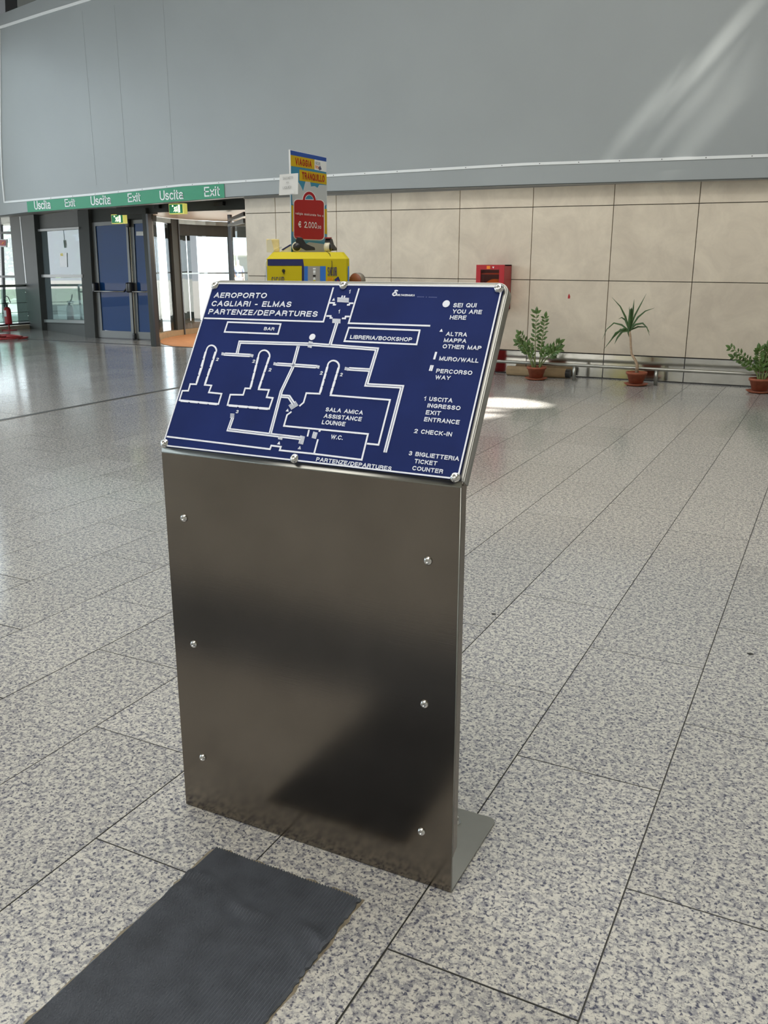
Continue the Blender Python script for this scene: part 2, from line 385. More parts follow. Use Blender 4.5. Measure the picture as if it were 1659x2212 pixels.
for i in range(i0, i1):
    x = X0 + i * TW
    off = .095 if i % 2 == 0 else .565
    if x < XJ - .3: off += .3
    for j in range(-12, 15):
        y = off + j * TL
        if y < -9.9 or y + .02 > 13.26: continue
        cells.append((x, y, min(TL, 13.26 - y)))
def seen(x, y):
    v = Vector((x, y, 0)) - C0; z = v.dot(CF)
    if z < .3: return None
    px, py = CX + FPX * v.dot(CR) / z, CY - FPX * v.dot(CU) / z
    return (-160 < px < 1800 and py < 2500), z
vis, hid = [], []
for (x, y, l) in cells:
    s = seen(x + TW / 2, y + l / 2)
    (vis if s and s[0] else hid).append(((x, y, l), s[1] if s else 99))
vis.sort(key=lambda t: t[1]); hid += vis[300:]; vis = vis[:300]
for (x, y, l), _ in vis:
    if l < TL - .01: me = tile_mesh(TW, l)
    else: me = TM
    o = link('tile', me, None, floor); o.location = (x + (.012 if x < XJ - .2 else 0) * 0, y, random.uniform(-.0004, .0002))
bm = bmesh.new()
for (x, y, l), _ in hid:
    g = .003
    vs4 = [bm.verts.new((x + a, y + b, -.0006)) for a, b in ((g, g), (TW - g, g), (TW - g, l - g), (g, l - g))]; bm.faces.new(vs4)
o = build('floor_tiles', bm, 'granite', floor); o['kind'] = 'stuff'
# expansion joint: two thin steel edges with a dark seam
ej = struct(bx('trim_1', (XJ - .022, -9, .0002), (XJ + .022, 13.2, .0022), 'dark_metal'))
bx('joint_edge', (XJ - .034, -9, .0002), (XJ - .026, 13.2, .003), 'steel_light', ej)
bx('joint_edge', (XJ + .026, -9, .0002), (XJ + .034, 13.2, .003), 'steel_light', ej)
# plain pale threshold strip in front of the doors
struct(bx('trim_2', (-24, 13.30, -.06), (-8.6, 13.36, .001), 'dark_metal'))
struct(bx('floor_threshold', (-24, 13.36, -.06), (-8.6, 19.2, 0.0), 'granite'))
struct(bx('ground_outside', (-90, 19.2, -.10), (40, 90, -.02), 'concrete'))
struct(bx('ground_beside', (-90, -30, -.10), (-24, 19.2, -.02), 'concrete'))

# ================================================================= STONE WALL + PLINTH
WY = 12.13
wall = struct(bx('wall_front', (-8.62, WY + .035, -.05), (8.2, WY + .5, 2.62), 'wall_joint'))
vj = [-8.62, -8.045, -6.951, -6.028, -4.952, -3.886, -2.798, -1.737, -.65, .42, 1.5, 2.6, 3.7, 4.8, 5.9, 7.0, 8.2]
def jz(x, a): # joint heights follow the surveyed lines
    t = max(-8.6, min(0, x)); return a[0] + (a[1] - a[0]) * (t + 6.0) / 5.2
g = .0045
for a, b in zip(vj, vj[1:]):
    def zz(x, k):
        return {0: .331, 1: jz(x, (1.312, 1.281)), 2: jz(x, (2.266, 2.232)), 3: 2.60}[k]
    for k in range(3):
        P = [(a + g, WY, zz(a, k) + g), (b - g, WY, zz(b, k) + g), (b - g, WY, zz(b, k + 1) - g), (a + g, WY, zz(a, k + 1) - g)]
        bm = bmesh.new(); prism(bm, P, (0, .034, 0))
        bmesh.ops.bevel(bm, geom=[e for e in bm.edges if abs(e.verts[0].co.y - WY) < 1e-4 and abs(e.verts[1].co.y - WY) < 1e-4], offset=.002, segments=1, affect='EDGES')
        build('stone_panel', bm, 'travertine', wall)
base = struct(bx('baseboard_front', (-8.62, WY + .012, 0.0), (8.2, WY + .034, .325), 'dark_metal'))
for k, (a, b) in enumerate(zip(vj, vj[1:])):
    mid = (a + b) / 2
    tilt = random.uniform(-.004, .004); lean = {5: .017, 6: .012, 4: .008}.get(k, .004)     # sheets given a lean so they mirror the hidden sun patch
    bm = bmesh.new(); box(bm, (mid, WY + .004, .168), (b - a - .012, .008, .306), Matrix.Rotation(-lean, 3, 'X') @ Matrix.Rotation(tilt, 3, 'Z'))
    build('steel_panel', bm, 'plinth_steel', base)

# ================================================================= UPPER GREY WALL
FY = 11.95
fb = [(-14.2, 2.34), (-13.93, 2.356), (-13.1, 2.407), (-11.13, 2.448), (-8.78, 2.514), (-7.05, 2.538), (-3.84, 2.516), (-.96, 2.481), (8.2, 2.44)]
tr = [(-13.76, 2.591), (-11.63, 2.655), (-9.68, 2.732), (-7.05, 2.763), (-3.99, 2.781), (-.99, 2.738), (8.2, 2.69)]
top = [(8.2, 8.4), (-4, 8.4), (-6, 7.5), (-9, 6.5), (-11.2, 5.90), (-12.33, 5.74), (-13.4, 5.60), (-14.2, 5.52)]
uw = struct(pr('wall_front_upper', [(x, FY, z) for x, z in fb] + [(x, FY, z) for x, z in top], (0, .16, 0), 'grey_wall'))
def ribbon(bm, pts, hw, y0, dy):
    n = len(pts); F = []
    for i, (x, z) in enumerate(pts):
        a = pts[max(0, i - 1)]; b = pts[min(n - 1, i + 1)]; d = Vector((b[0] - a[0], 0, b[1] - a[1])).normalized(); nn = Vector((-d.z, 0, d.x))
        p = Vector((x, y0, z)); F.append([bm.verts.new(q) for q in (p + nn * hw, p - nn * hw, p - nn * hw + Vector((0, dy, 0)), p + nn * hw + Vector((0, dy, 0)))])
    for A, B in zip(F, F[1:]):
        for k in range(4): bm.faces.new((A[k], A[(k + 1) % 4], B[(k + 1) % 4], B[k]))
    bm.faces.new(F[0]); bm.faces.new(list(reversed(F[-1])))
bm = bmesh.new(); ribbon(bm, tr, .017, FY - .012, .014); build('wall_trim', bm, 'grey_trim', uw)
bm = bmesh.new(); ribbon(bm, [(-13.77, 2.58), (-13.76, 3.04), (-13.69, 3.66), (-13.42, 5.41)], .015, FY - .012, .014); build('wall_trim', bm, 'grey_trim', uw)
bm = bmesh.new(); ribbon(bm, [(-13.5, 5.395), (-12.4, 5.50), (-11.38, 5.588), (-10.2, 5.72), (-7, 6.6), (-4, 7.8)], .022, FY - .012, .014); build('wall_trim', bm, 'grey_trim', uw)
for k in range(26):                                   # small fixing screws of the trim
    x = -12.6 + k * .52
    for (xa, za), (xb, zb) in zip(tr, tr[1:]):
        if xa <= x <= xb:
            z = za + (zb - za) * (x - xa) / (xb - xa); bm = bmesh.new()
            lathe(bm, [(0, .004), (.006, .002), (.007, 0)], 8, Matrix.Translation((x, FY - .012, z)) @ Matrix.Rotation(math.radians(90), 4, 'X')); build('trim_screw', bm, 'dark_metal', uw)
for px in (268, 370, 200):                            # sheet seams of the upper wall
    p = ypl(px, 300, FY); bx('sheet_seam', (p.x - .003, FY - .0025, 2.80), (p.x + .003, FY, 5.45), 'grey_wall', uw)
struct(pr('pillar_dark', [ypl(px_, py_, 14.0) for px_, py_ in ((-60, -60), (9, -60), (12, 38), (-60, 60))], (0, .3, 0), 'dark_metal'))
# shadow gap strip under the fascia
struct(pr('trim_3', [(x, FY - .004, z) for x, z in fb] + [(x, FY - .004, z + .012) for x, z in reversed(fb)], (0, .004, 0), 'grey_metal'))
# soffit behind the fascia
struct(bx('ceiling_entrance', (-24, FY + .16, 2.60), (8.2, 19.2, 2.75), 'soffit'))
struct(bx('trim_4', (-8.62, FY + .16, 2.50), (8.2, WY - .002, 2.60), 'soffit'))

# ================================================================= ROOM SHELL (outside the frame)
struct(bx('wall_right', (8.2, -10, -.06), (8.4, 12.6, 8.7), 'plaster'))
struct(bx('wall_back', (-14.4, -10.2, -.06), (8.2, -10, 8.7), 'plaster'))
struct(bx('wall_upper_far', (-24, 19.0, 2.75), (8.2, 19.2, 8.7), 'grey_metal'))
def ceil_pt(p):
    t = (8.6 - p.z) / -SUN_D.z; return Vector((p.x - SUN_D.x * t, p.y - SUN_D.y * t, 8.6))
holes = []
for poly in ([(1018, 861), (1080, 858.5), (1130, 862), (1165, 867), (1192, 874), (1180, 881), (1120, 882.5), (1060, 880), (1018, 879)],
             [(1018, 883), (1040, 882.5), (1080, 884), (1098, 886), (1070, 889), (1018, 890)],
             [(1018, 893), (1040, 892.5), (1070, 894), (1092, 897.5), (1060, 903), (1018, 908)]):
    holes.append([ceil_pt(flo(*p)) for p in poly])
holes.append([ceil_pt(Vector((x, y, 0))) for x, y in ((-5.0, 7.2), (-2.88, 7.2), (-3.32, 8.35), (-3.80, 9.6), (-4.18, 10.6), (-5.0, 10.6))])  # roof opening added for a hidden sun patch that the plinth mirrors
def slot(xw, z0, z1, hw):                             # roof slot whose sunlight grazes the upper wall
    a = ceil_pt(Vector((xw, FY, z0))); b = ceil_pt(Vector((xw + .92 * (z1 - z0), FY, z1)))
    return [Vector((a.x - hw, a.y, 8.6)), Vector((a.x + hw, a.y, 8.6)), Vector((b.x + hw, b.y, 8.6)), Vector((b.x - hw, b.y, 8.6))]
for poly in ([(1596, 20), (1640, 20), (1560, 120), (1480, 210), (1440, 235), (1500, 140)], [(1415, 190), (1445, 200), (1420, 250), (1365, 305), (1350, 300), (1375, 250)],
             [(1540, 145), (1556, 150), (1500, 250), (1462, 290), (1450, 280), (1485, 225)], [(1562, 160), (1574, 175), (1556, 290), (1515, 320), (1492, 318), (1530, 240)]):
    holes.append([ceil_pt(ypl(px_, py_, FY)) for px_, py_ in poly])  # added roof openings, shaped to throw streaks of sun on the upper wall
cu = bpy.data.curves.new('ceiling', 'CURVE'); cu.dimensions = '2D'; cu.fill_mode = 'BOTH'; cu.extrude = .02
def spl(pts):
    s = cu.splines.new('POLY'); s.points.add(len(pts) - 1); s.use_cyclic_u = True
    for q, p in zip(s.points, pts): q.co = (p[0], p[1], 0, 1)
spl([(-24, -10.2), (8.4, -10.2), (8.4, 19.2), (-24, 19.2)])
for h in holes: spl(h)
co = bpy.data.objects.new('ceiling', cu); COL.objects.link(co); bpy.context.view_layer.update()
me = bpy.data.meshes.new_from_object(co.evaluated_get(bpy.context.evaluated_depsgraph_get())); bpy.data.objects.remove(co)
me.materials.clear(); me.materials.append(M['plaster']); co = bpy.data.objects.new('ceiling', me); COL.objects.link(co); co.location = (0, 0, 8.62); struct(co)
# tall side glazing, left of the frame
sg = struct(bx('wall_left', (-14.5, -10, 5.3), (-14.3, 11.7, 8.6), 'grey_metal'))
bx('low_panel', (-14.5, -10, 0), (-14.3, 11.7, 1.2), 'grey_metal', sg)
for k in range(10):
    bx('mullion', (-14.45, -10 + k * 2.4, 0), (-14.33, -9.92 + k * 2.4, 5.4), 'grey_metal', sg)
for k in range(9): bx('pane', (-14.40, -9.92 + k * 2.4, 1.2), (-14.39, -7.6 + k * 2.4, 5.3), 'pane_clear', sg)

# ================================================================= GREEN EXIT BAND
gs = thing('exit_sign_board', 'long green band reading Uscita Exit three times along the grey fascia', 'sign', (-11, FY, 2.55))
def up_to(x, arr):
    for (xa, za), (xb, zb) in zip(arr, arr[1:]):
        if xa <= x <= xb: return za + (zb - za) * (x - xa) / (xb - xa)
sx = [-13.2, -12.4, -11.63, -11.13, -10.4, -9.68, -8.86]
L_ = gs.location
P = [Vector((x, FY - .012, up_to(x, fb) + .004)) for x in sx] + [Vector((x, FY - .012, up_to(x, tr) - .022)) for x in reversed(sx)]
pr('board', [p - L_ for p in P], (0, .007, 0), 'green_sign', gs)
for s, xa, xb, yb, ya, yt in (('Uscita', 75, 110, 453, 451, 434), ('Exit', 141, 163, 447, 446, 430), ('Uscita', 197, 240, 444, 441, 424),
                         ('Exit', 277, 304, 437, 435, 418), ('Uscita', 346, 396, 433, 430, 412), ('Exit', 442, 475, 425, 423, 404)):
    A = ypl(xa, yb, FY - .014); B = ypl(xb, ya, FY - .014); T = ypl(xa, yt, FY - .014)
    lettering(s, A - L_, B - A, (0, 0, 1), (B - A).length, (T.z - A.z), 'white', gs, depth=.003, sw=.13, gap=.20)

# ================================================================= LEFT FACADE
DY = 14.28
def quad(pxs, f): return [f(*p) for p in pxs]
def fac(x, y): return ypl(x, y, DY)
# soffit light edges and header over the doors
hd = struct(pr('wall_door_header', quad([(167, 474), (190, 472), (329, 463), (329, 440), (167, 440)], fac), (0, .12, 0), 'grey_metal'))
# pillar between window and doors
pl1 = struct(pr('pillar_grey', quad([(167, 455), (190, 452), (206, 731), (184, 729)], lambda x, y: ypl(x, y, DY - .10)), (0, .30, 0), 'grey_metal'))
# double door
dr = struct(pr('door_1', quad([(188, 470), (329, 463), (340, 734), (205, 729.5)], lambda x, y: ypl(x, y, DY + .09)), (0, .012, 0), 'pane_clear'))
bpy.data.objects.remove(dr)
dr = bpy.data.objects.new('door_1', None); COL.objects.link(dr); dr.location = ypl(270, 733, DY); struct(dr)
def dpart(name, px, th, m, off=0, parent=None):
    P = [p - dr.location for p in quad(px, lambda x, y: ypl(x, y, DY + off))]
    return pr(name, P, (0, th, 0), m, parent or dr)
dpart('frame', [(189, 471), (196, 470.5), (213, 729), (206, 729)], .12, 'grey_metal')
dpart('frame', [(189, 471), (329, 463), (329, 478), (190, 486)], .12, 'grey_metal')
dpart('frame', [(205, 726), (330, 733), (330, 735.5), (206, 729.5)], .12, 'dark_metal')
def leaf(x0t, x1t, x0b, x1b, yt0, yt1, yb0, yb1, gl):
    gt = 4.5; T = (x0t, yt0), (x1t, yt1); B = (x0b, yb0), (x1b, yb1)
    lf = dpart('leaf_stile', [T[0], (T[0][0] + 9, T[0][1] - .5), (B[0][0] + 9, B[0][1]), B[0]], .05, 'frame_metal', -.02)
    dpart('leaf_stile', [(T[1][0] - 6, T[1][1]), T[1], B[1], (B[1][0] - 6, B[1][1])], .05, 'frame_metal', -.02)
    dpart('leaf_rail', [T[0], T[1], (T[1][0], T[1][1] + 8), (T[0][0], T[0][1] + 8)], .05, 'frame_metal', -.021)
    dpart('leaf_rail', [(B[0][0] - .5, B[0][1] - 15), (B[1][0] - .5, B[1][1] - 15), B[1], B[0]], .05, 'frame_metal', -.021)
    dpart('pane', gl, .012, 'pane_blue', .0)
    return lf
leaf(196, 277, 213, 290, 481, 476, 728.5, 731.5, [(203, 489), (272, 484), (284, 717), (220, 713)])
leaf(279, 327, 291, 338, 476, 473, 731.5, 733.5, [(282, 484), (322, 481), (332, 719), (297, 717)])
for gl, cc, ys in (((227, 266), 'green_sign', (555, 572)), ((229, 268), 'dark_red', (573, 583)), ((294, 322), 'green_sign', (553, 570)), ((297, 323), 'dark_red', (572, 581))):
    dpart('door_stripe', [(gl[0], ys[0]), (gl[1], ys[0]), (gl[1], ys[1]), (gl[0], ys[1])], .004, cc, .014)
dpart('door_notice', [(294, 500), (315, 500), (315, 509), (294, 509)], .004, 'paper', -.004)
def dbar(name, a, b, r, m, off):
    bm = bmesh.new(); tube(bm, [ypl(*a, DY + off) - dr.location, ypl(*b, DY + off) - dr.location], r, 8); return build(name, bm, m, dr, True)
dbar('panic_bar', (203, 629), (268, 630), .014, 'steel_light', -.14)
dbar('panic_bar', (286, 630), (320, 630.5), .014, 'steel_light', -.14)
for px in (206, 279, 283.5):
    bm = bmesh.new(); p = ypl(px, 621, DY - .09) - dr.location; box(bm, p, (.085, .13, .20), bev=.03); build('panic_bar_housing', bm, 'black', dr, True)
dbar('panic_bar_arm', (268, 630), (279, 615), .02, 'black', -.13)
dbar('espagnolette_rod', (276.5, 478), (290.5, 722), .012, 'black', -.05)
dbar('espagnolette_rod', (279.5, 478), (292.5, 722), .008, 'tape', -.05)
bm = bmesh.new(); box(bm, ypl(277, 482, DY - .06) - dr.location, (.10, .08, .16), bev=.03); build('door_closer', bm, 'black', dr)
bm = bmesh.new(); box(bm, ypl(290, 727, DY - .06) - dr.location, (.09, .06, .14), bev=.03); build('floor_bolt', bm, 'black', dr)

# kinked window bay left of the pillar
PA = Vector((-14.46, 14.29, 0)); PB = Vector((-17.05, 15.50, 0)); bn = Vector(((PB - PA).y, -(PB - PA).x, 0)).normalized()
if bn.y > 0: bn = -bn
def bay(x, y, off=0): return on(x, y, PA - bn * off, bn)
wn = bpy.data.objects.new('window_1', None); COL.objects.link(wn); wn.location = bay(135, 715); struct(wn)
def wpart(name, px, th, m, off=0):
    return pr(name, [p - wn.location for p in quad(px, lambda x, y: bay(x, y, off))], tuple(-bn * th), m, wn)
wpart('spandrel', [(62, 470), (168, 452), (170, 490), (66, 499)], .10, 'grey_metal', .02)
wpart('window_frame', [(66, 496), (170, 490), (170, 494.5), (66, 501)], .12, 'frame_metal', -.03)
wpart('pane', [(72, 502), (170, 495), (176, 593), (80, 593)], .012, 'pane_tint', .04)
wpart('transom', [(76, 593), (178, 593), (178, 600), (77, 599)], .12, 'frame_metal', -.03)
wpart('pane', [(80, 600), (178, 600), (184, 692), (90, 690)], .012, 'pane_tint', .04)
wpart('window_sill', [(85, 690), (184, 692), (184, 699), (84, 696)], .14, 'frame_metal', -.04)
wpart('low_panel', [(86, 696), (185, 698), (186, 729.5), (91, 726)], .10, 'grey_metal', .02)
wpart('window_frame', [(69, 500), (75, 500), (92, 692), (87, 692)], .10, 'dark_metal', -.005)
wpart('notice', [(128, 546), (144, 546), (145, 577), (130, 577)], .004, 'paper', .03)
wpart('notice_badge', [(130, 548), (135, 547), (136, 553), (131, 553)], .003, 'yellow', .026)
# wide column with a pale seam
cl = struct(pr('pillar_wide', quad([(20, 462), (72, 460), (92, 726), (42, 722)], lambda x, y: bay(x, y, -.10)), tuple(-bn * .4), 'grey_metal'))
pr('seam_strip', quad([(42, 468), (43.5, 468), (57, 612), (55.4, 612)], lambda x, y: bay(x, y, -.105)), tuple(-bn * .006), 'grey_trim', cl)
# curtain wall beyond the column
cw = bpy.data.objects.new('window_2', None); COL.objects.link(cw); cw.location = bay(5, 700, .8); struct(cw)
def cpart(name, px, th, m, off=.8):
    return pr(name, [p - cw.location for p in quad(px, lambda x, y: bay(x, y, off))], tuple(-bn * th), m, cw)
cpart('mullion', [(-4, 440), (-1.5, 440), (10, 730), (6, 730)], .08, 'dark_metal')
for y0, y1 in ((500, 505.5), (595, 600), (690, 695)): cpart('transom', [(-60, y0), (60, y0), (60, y1), (-60, y1)], .08, 'grey_metal')
cpart('pane', [(-60, 440), (60, 440), (60, 730), (-60, 730)], .01, 'pane_clear', .84)

# red extinguisher sign hung beyond the railing
es = thing('extinguisher_sign', 'small red square sign hanging at the left edge above the railing', 'sign', ypl(5, 526, 14.9))
q = [ypl(*p, 14.9) - es.location for p in ((-6, 516), (14.5, 517), (14, 534), (-6, 533))]
pr('sign_board', q, (0, .03, 0), 'paper', es)
q = [ypl(*p, 14.89) - es.location for p in ((-4, 518), (12, 519), (11.5, 531), (-4, 530))]
pr('red_field', q, (0, .008, 0), 'red', es)
q = [ypl(*p, 14.885) - es.location for p in ((3, 527), (6, 523), (9, 522), (8, 525), (5, 528))]
pr('sign_mark', q, (0, .003, 0), 'orange', es)
bm = bmesh.new(); tube(bm, [(0, .02, .1), (0, .02, 2.60 - es.location.z)], .008, 6); build('hanger_rod', bm, 'dark_metal', es)

# railing on a stone kerb, glass behind the cables
R0 = flo(-40, 717); R1 = flo(88, 707.5); rd = (R1 - R0).normalized(); rn = Vector((rd.y, -rd.x, 0))
if rn.y > 0: rn = -rn
def rl(x, y): return on(x, y, R1, rn)
struct(pr('trim_5', [R0, R1 + rd * .5, R1 + rd * .5 - rn * .35, R0 - rn * .35], (0, 0, .085), 'marble'))
rg = thing('railing', 'steel guard railing with cables and glass at the left edge by the column', 'railing', R1)
def rtube(name, pts, r, m, n=8):
    bm = bmesh.new(); tube(bm, [p - R1 for p in pts], r, n); return build(name, bm, m, rg, True)
h = rl(84, 616)
rtube('handrail', [Vector((R0.x, R0.y, h.z)), Vector((R1.x, R1.y, h.z))], .028, 'steel_light')
rtube('bottom_rail', [Vector((R0.x, R0.y, .12)), Vector((R1.x, R1.y, .12))], .02, 'dark_metal')
for px in (75, -8):
    p = rl(px, 706); p.z = .085
    rtube('post', [p, Vector((p.x, p.y, h.z))], .026, 'steel_light')
    rtube('clamp', [Vector((p.x, p.y, .30)) - rd * .02, Vector((p.x, p.y, .30)) - rd * .16], .016, 'chrome')
    rtube('clamp', [Vector((p.x, p.y, h.z - .16)) - rd * .02, Vector((p.x, p.y, h.z - .16)) - rd * .16], .016, 'chrome')
for yy in (653, 673, 692):
    z = rl(70, yy).z; rtube('cable', [Vector((R0.x, R0.y, z)), Vector((R1.x, R1.y, z)) - rd * .12], .006, 'dark_metal', 6)
pr('glass_panel', [p - R1 - rn * .06 for p in (Vector((R0.x, R0.y, .16)), Vector((R1.x, R1.y, .16)) - rd * .2, Vector((R1.x, R1.y, h.z - .08)) - rd * .2, Vector((R0.x, R0.y, h.z - .08)))], tuple(-rn * .01), 'pane_rail', rg)

# fire extinguisher hooked on the railing side, red hose lying on the floor
ex0 = on(19, 700, R1 + rn * .14, rn); exs = (on(19, 663, R1 + rn * .14, rn) - ex0).length
fe = thing('fire_extinguisher', 'red fire extinguisher with white label in front of the left railing', 'extinguisher', (ex0.x, ex0.y, ex0.z))
rr = exs * .20
bm = bmesh.new(); lathe(bm, [(0, 0), (rr, 0), (rr * 1.03, .03), (rr, exs * .82), (rr * .75, exs * .95), (rr * .3, exs), (0, exs)], 20); build('cylinder', bm, 'red', fe, True)
bm = bmesh.new(); lathe(bm, [(0, exs), (.025, exs), (.025, exs + .07), (0, exs + .07)], 12); box(bm, (0, -.03, exs + .09), (.03, .16, .02)); box(bm, (0, -.03, exs + .05), (.03, .14, .015)); build('valve', bm, 'black', fe)
bm = bmesh.new(); tube(bm, [(.0, 0, exs + .05), (.02, -.08, exs + .18), (.10, -.1, exs + .26), (.20, -.1, exs + .23), (.23, -.08, exs + .1)], .010, 8); build('hose', bm, 'black', fe, True)
bm = bmesh.new()
A_ = [math.radians(t) for t in (225, 245, 265, 285, 300)]
for a, b in zip(A_, A_[1:]):
    vv = [bm.verts.new((rr * 1.03 * math.cos(t), rr * 1.03 * math.sin(t), z)) for t, z in ((a, exs * .45), (b, exs * .45), (b, exs * .8), (a, exs * .8))]; bm.faces.new(vv)
build('label_sheet', bm, 'paper', fe)
bm = bmesh.new(); lathe(bm, [(0, -ex0.z), (.17, -ex0.z), (.17, -ex0.z + .02), (.02, -ex0.z + .03), (.014, 0), (0, 0)], 16); build('floor_stand', bm, 'dark_red', fe)
hp = flo(22, 733); hb = bmesh.new(); pts = []
for k in range(60):
    a = k * .42; r = .42 + .10 * math.sin(k * .7) - k * .002; pts.append((hp.x - .35 + r * 1.4 * math.cos(a), hp.y + r * .9 * math.sin(a), .02 + .008 * math.sin(k * 1.3) + .0006 * k))
tube(hb, pts, .018, 7); tag(build('hose', hb, 'dark_red', None, True), 'dark red hose lying coiled on the floor before the left railing', 'hose')

# ================================================================= REVOLVING DOOR DRUM
DC = Vector((-9.95, 16.0, 0)); DR = 3.05
rv = bpy.data.objects.new('door_2', None); COL.objects.link(rv); rv.location = DC; struct(rv)
def rpart(name, bm, m): return build(name, bm, m, rv)
def az(px):  # far intersection angle of a photo column with the drum circle
    d = ray(px, 600); d = Vector((d.x, d.y, 0)).normalized(); o = -DC
    b_ = o.dot(d); c_ = o.dot(o) - DR * DR; t = -b_ + math.sqrt(max(0, b_ * b_ - c_)); p = o + d * t; return math.atan2(p.y, p.x) % (2 * math.pi)
def arc(bm, a0, a1, r0, r1, z0, z1, n=10):
    F = []
    for k in range(n + 1):
        a = a0 + (a1 - a0) * k / n; c, s = math.cos(a), math.sin(a)
        F.append([bm.verts.new(v) for v in ((r0 * c, r0 * s, z0), (r1 * c, r1 * s, z0), (r1 * c, r1 * s, z1), (r0 * c, r0 * s, z1))])
    for A, B in zip(F, F[1:]):
        for k in range(4): bm.faces.new((A[k], A[(k + 1) % 4], B[(k + 1) % 4], B[k]))
    bm.faces.new(F[0]); bm.faces.new(list(reversed(F[-1])))
HZ = 2.42
# flat header on the hall side, with two dark sensors
hx0, hx1 = ypl(328, 450, 13.2).x, -8.62
bm = bmesh.new(); prism(bm, [Vector((hx0, 13.2, HZ)) - DC, Vector((hx1, 13.2, HZ)) - DC, Vector((hx1, 13.2, 2.60)) - DC, Vector((hx0, 13.2, 2.60)) - DC], (0, .08, 0)); rpart('header', bm, 'grey_metal')
for px, py in ((340, 446), (474, 440)):
    p = ypl(px, py, 13.16) - DC; bm = bmesh.new(); box(bm, p, (.20 if px > 400 else .13, .08, .065), bev=.008); rpart('sensor', bm, 'black')
# drum ceiling
bm = bmesh.new(); n = 40
ring = [Vector((2.95 * math.cos(a), 2.95 * math.sin(a), HZ + .025)) for a in [2 * math.pi * k / n for k in range(n)]]
ring = [Vector((p.x, max(p.y, 13.28 - DC.y), p.z)) for p in ring if p.y + DC.y > 12.9]
prism(bm, ring, (0, 0, .05)); rpart('drum_ceiling', bm, 'warm_soffit')
# front pillar
pA = ypl(333, 748, 13.2) - DC
bm = bmesh.new(); box(bm, (pA.x - .01, 13.24 - DC.y, 1.25), (.10, .12, 2.5), bev=.008); rpart('front_post', bm, 'grey_metal')
bm = bmesh.new(); box(bm, (pA.x + .065, 13.22 - DC.y, 1.2), (.045, .10, 2.4)); rpart('front_post_edge', bm, 'dark_metal')
a341, a372, a384 = az(343), az(373), az(386)
bm = bmesh.new(); arc(bm, math.radians(228), a372, DR, DR + .012, .10, 2.35, 16); rpart('curved_pane', bm, 'pane_clear')
bm = bmesh.new(); arc(bm, a384, math.radians(95), DR + .01, DR + .022, .10, 2.12, 20); rpart('curved_pane', bm, 'pane_clear')
bm = bmesh.new(); arc(bm, a372, a384, DR - .05, DR + .12, 0.0, 2.44, 5); rpart('drum_post', bm, 'grey_metal')
bm = bmesh.new(); arc(bm, a384, a384 - .012, DR - .07, DR + .14, 0.0, 2.44, 1); rpart('drum_post_edge', bm, 'dark_metal')
bm = bmesh.new(); arc(bm, math.radians(230), math.radians(95), DR - .05, DR + .09, 0.0, .12, 24); rpart('base_ring', bm, 'cardboard')
bm = bmesh.new(); arc(bm, math.radians(230), math.radians(95), DR - .04, DR + .06, 2.35, 2.44, 24); rpart('head_ring', bm, 'steel_light')
for p0, p1 in ((345, 350), (395, 410), (418, 432), (501, 504)):
    bm = bmesh.new(); arc(bm, az(p0), az(p1), DR + .05, DR + .14, 0.1, 2.35, 3); rpart('drum_mullion', bm, 'grey_metal')
bm = bmesh.new(); arc(bm, a384, math.radians(95), DR + .02, DR + .06, 1.30, 1.33, 20); rpart('mid_rail', bm, 'steel_light')
bm = bmesh.new(); arc(bm, a384, math.radians(95), DR + .02, DR + .08, .10, .29, 20); rpart('kick_panel', bm, 'pane_tint')
bm = bmesh.new(); arc(bm, a384, math.radians(95), DR + .02, DR + .10, 2.11, 2.35, 20); rpart('lintel_panel', bm, 'grey_metal')
# floor inside
fm = [Vector((2.98 * math.cos(a), 2.98 * math.sin(a), .002)) for a in [2 * math.pi * k / n for k in range(n)]]
fm = [Vector((p.x, max(p.y, 13.37 - DC.y), p.z)) for p in fm if p.y + DC.y > 12.9]
bm = bmesh.new(); prism(bm, fm, (0, 0, .006)); rpart('floor_disc', bm, 'mat_floor')
# glazed wing on the right
W0 = fwd(502, 600, 17.3); W1 = fwd(536, 600, 16.5); W0.z = W1.z = 0; wd = (W1 - W0)
bm = bmesh.new(); box(bm, Vector((W0.x, W0.y, 1.2)) - DC, (.06, .06, 2.4)); rpart('wing_stile', bm, 'dark_metal')
wnn = Vector((wd.y, -wd.x, 0)).normalized()
zt0, zt1 = fwd(502, 490, 17.3).z, fwd(536, 482, 16.5).z
def wq(z0, z1, z2, z3): return [W0 - DC + Vector((0, 0, z0)), W1 - DC + Vector((0, 0, z1)), W1 - DC + Vector((0, 0, z2)), W0 - DC + Vector((0, 0, z3))]
bm = bmesh.new(); prism(bm, wq(.1, .1, zt1, zt0), tuple(wnn * .01)); rpart('wing_pane', bm, 'pane_clear')
bm = bmesh.new(); prism(bm, wq(zt0, zt1, zt1 + .08, zt0 + .04), tuple(wnn * .05)); rpart('wing_rail', bm, 'frame_metal')
bm = bmesh.new(); prism(bm, wq(zt0 + .09, zt1 + .12, zt1 + .19, zt0 + .14), tuple(wnn * .04)); rpart('wing_arm', bm, 'black')
# side cheek closing the stone wall end
struct(bx('wall_drum_side', (-8.62, WY + .5, 0), (-8.50, 19.2, 2.6), 'grey_metal'))
struct(bx('wall_beside_drum', (hx0 - .9, 13.25, 2.40), (hx0, 13.35, 2.60), 'grey_metal'))

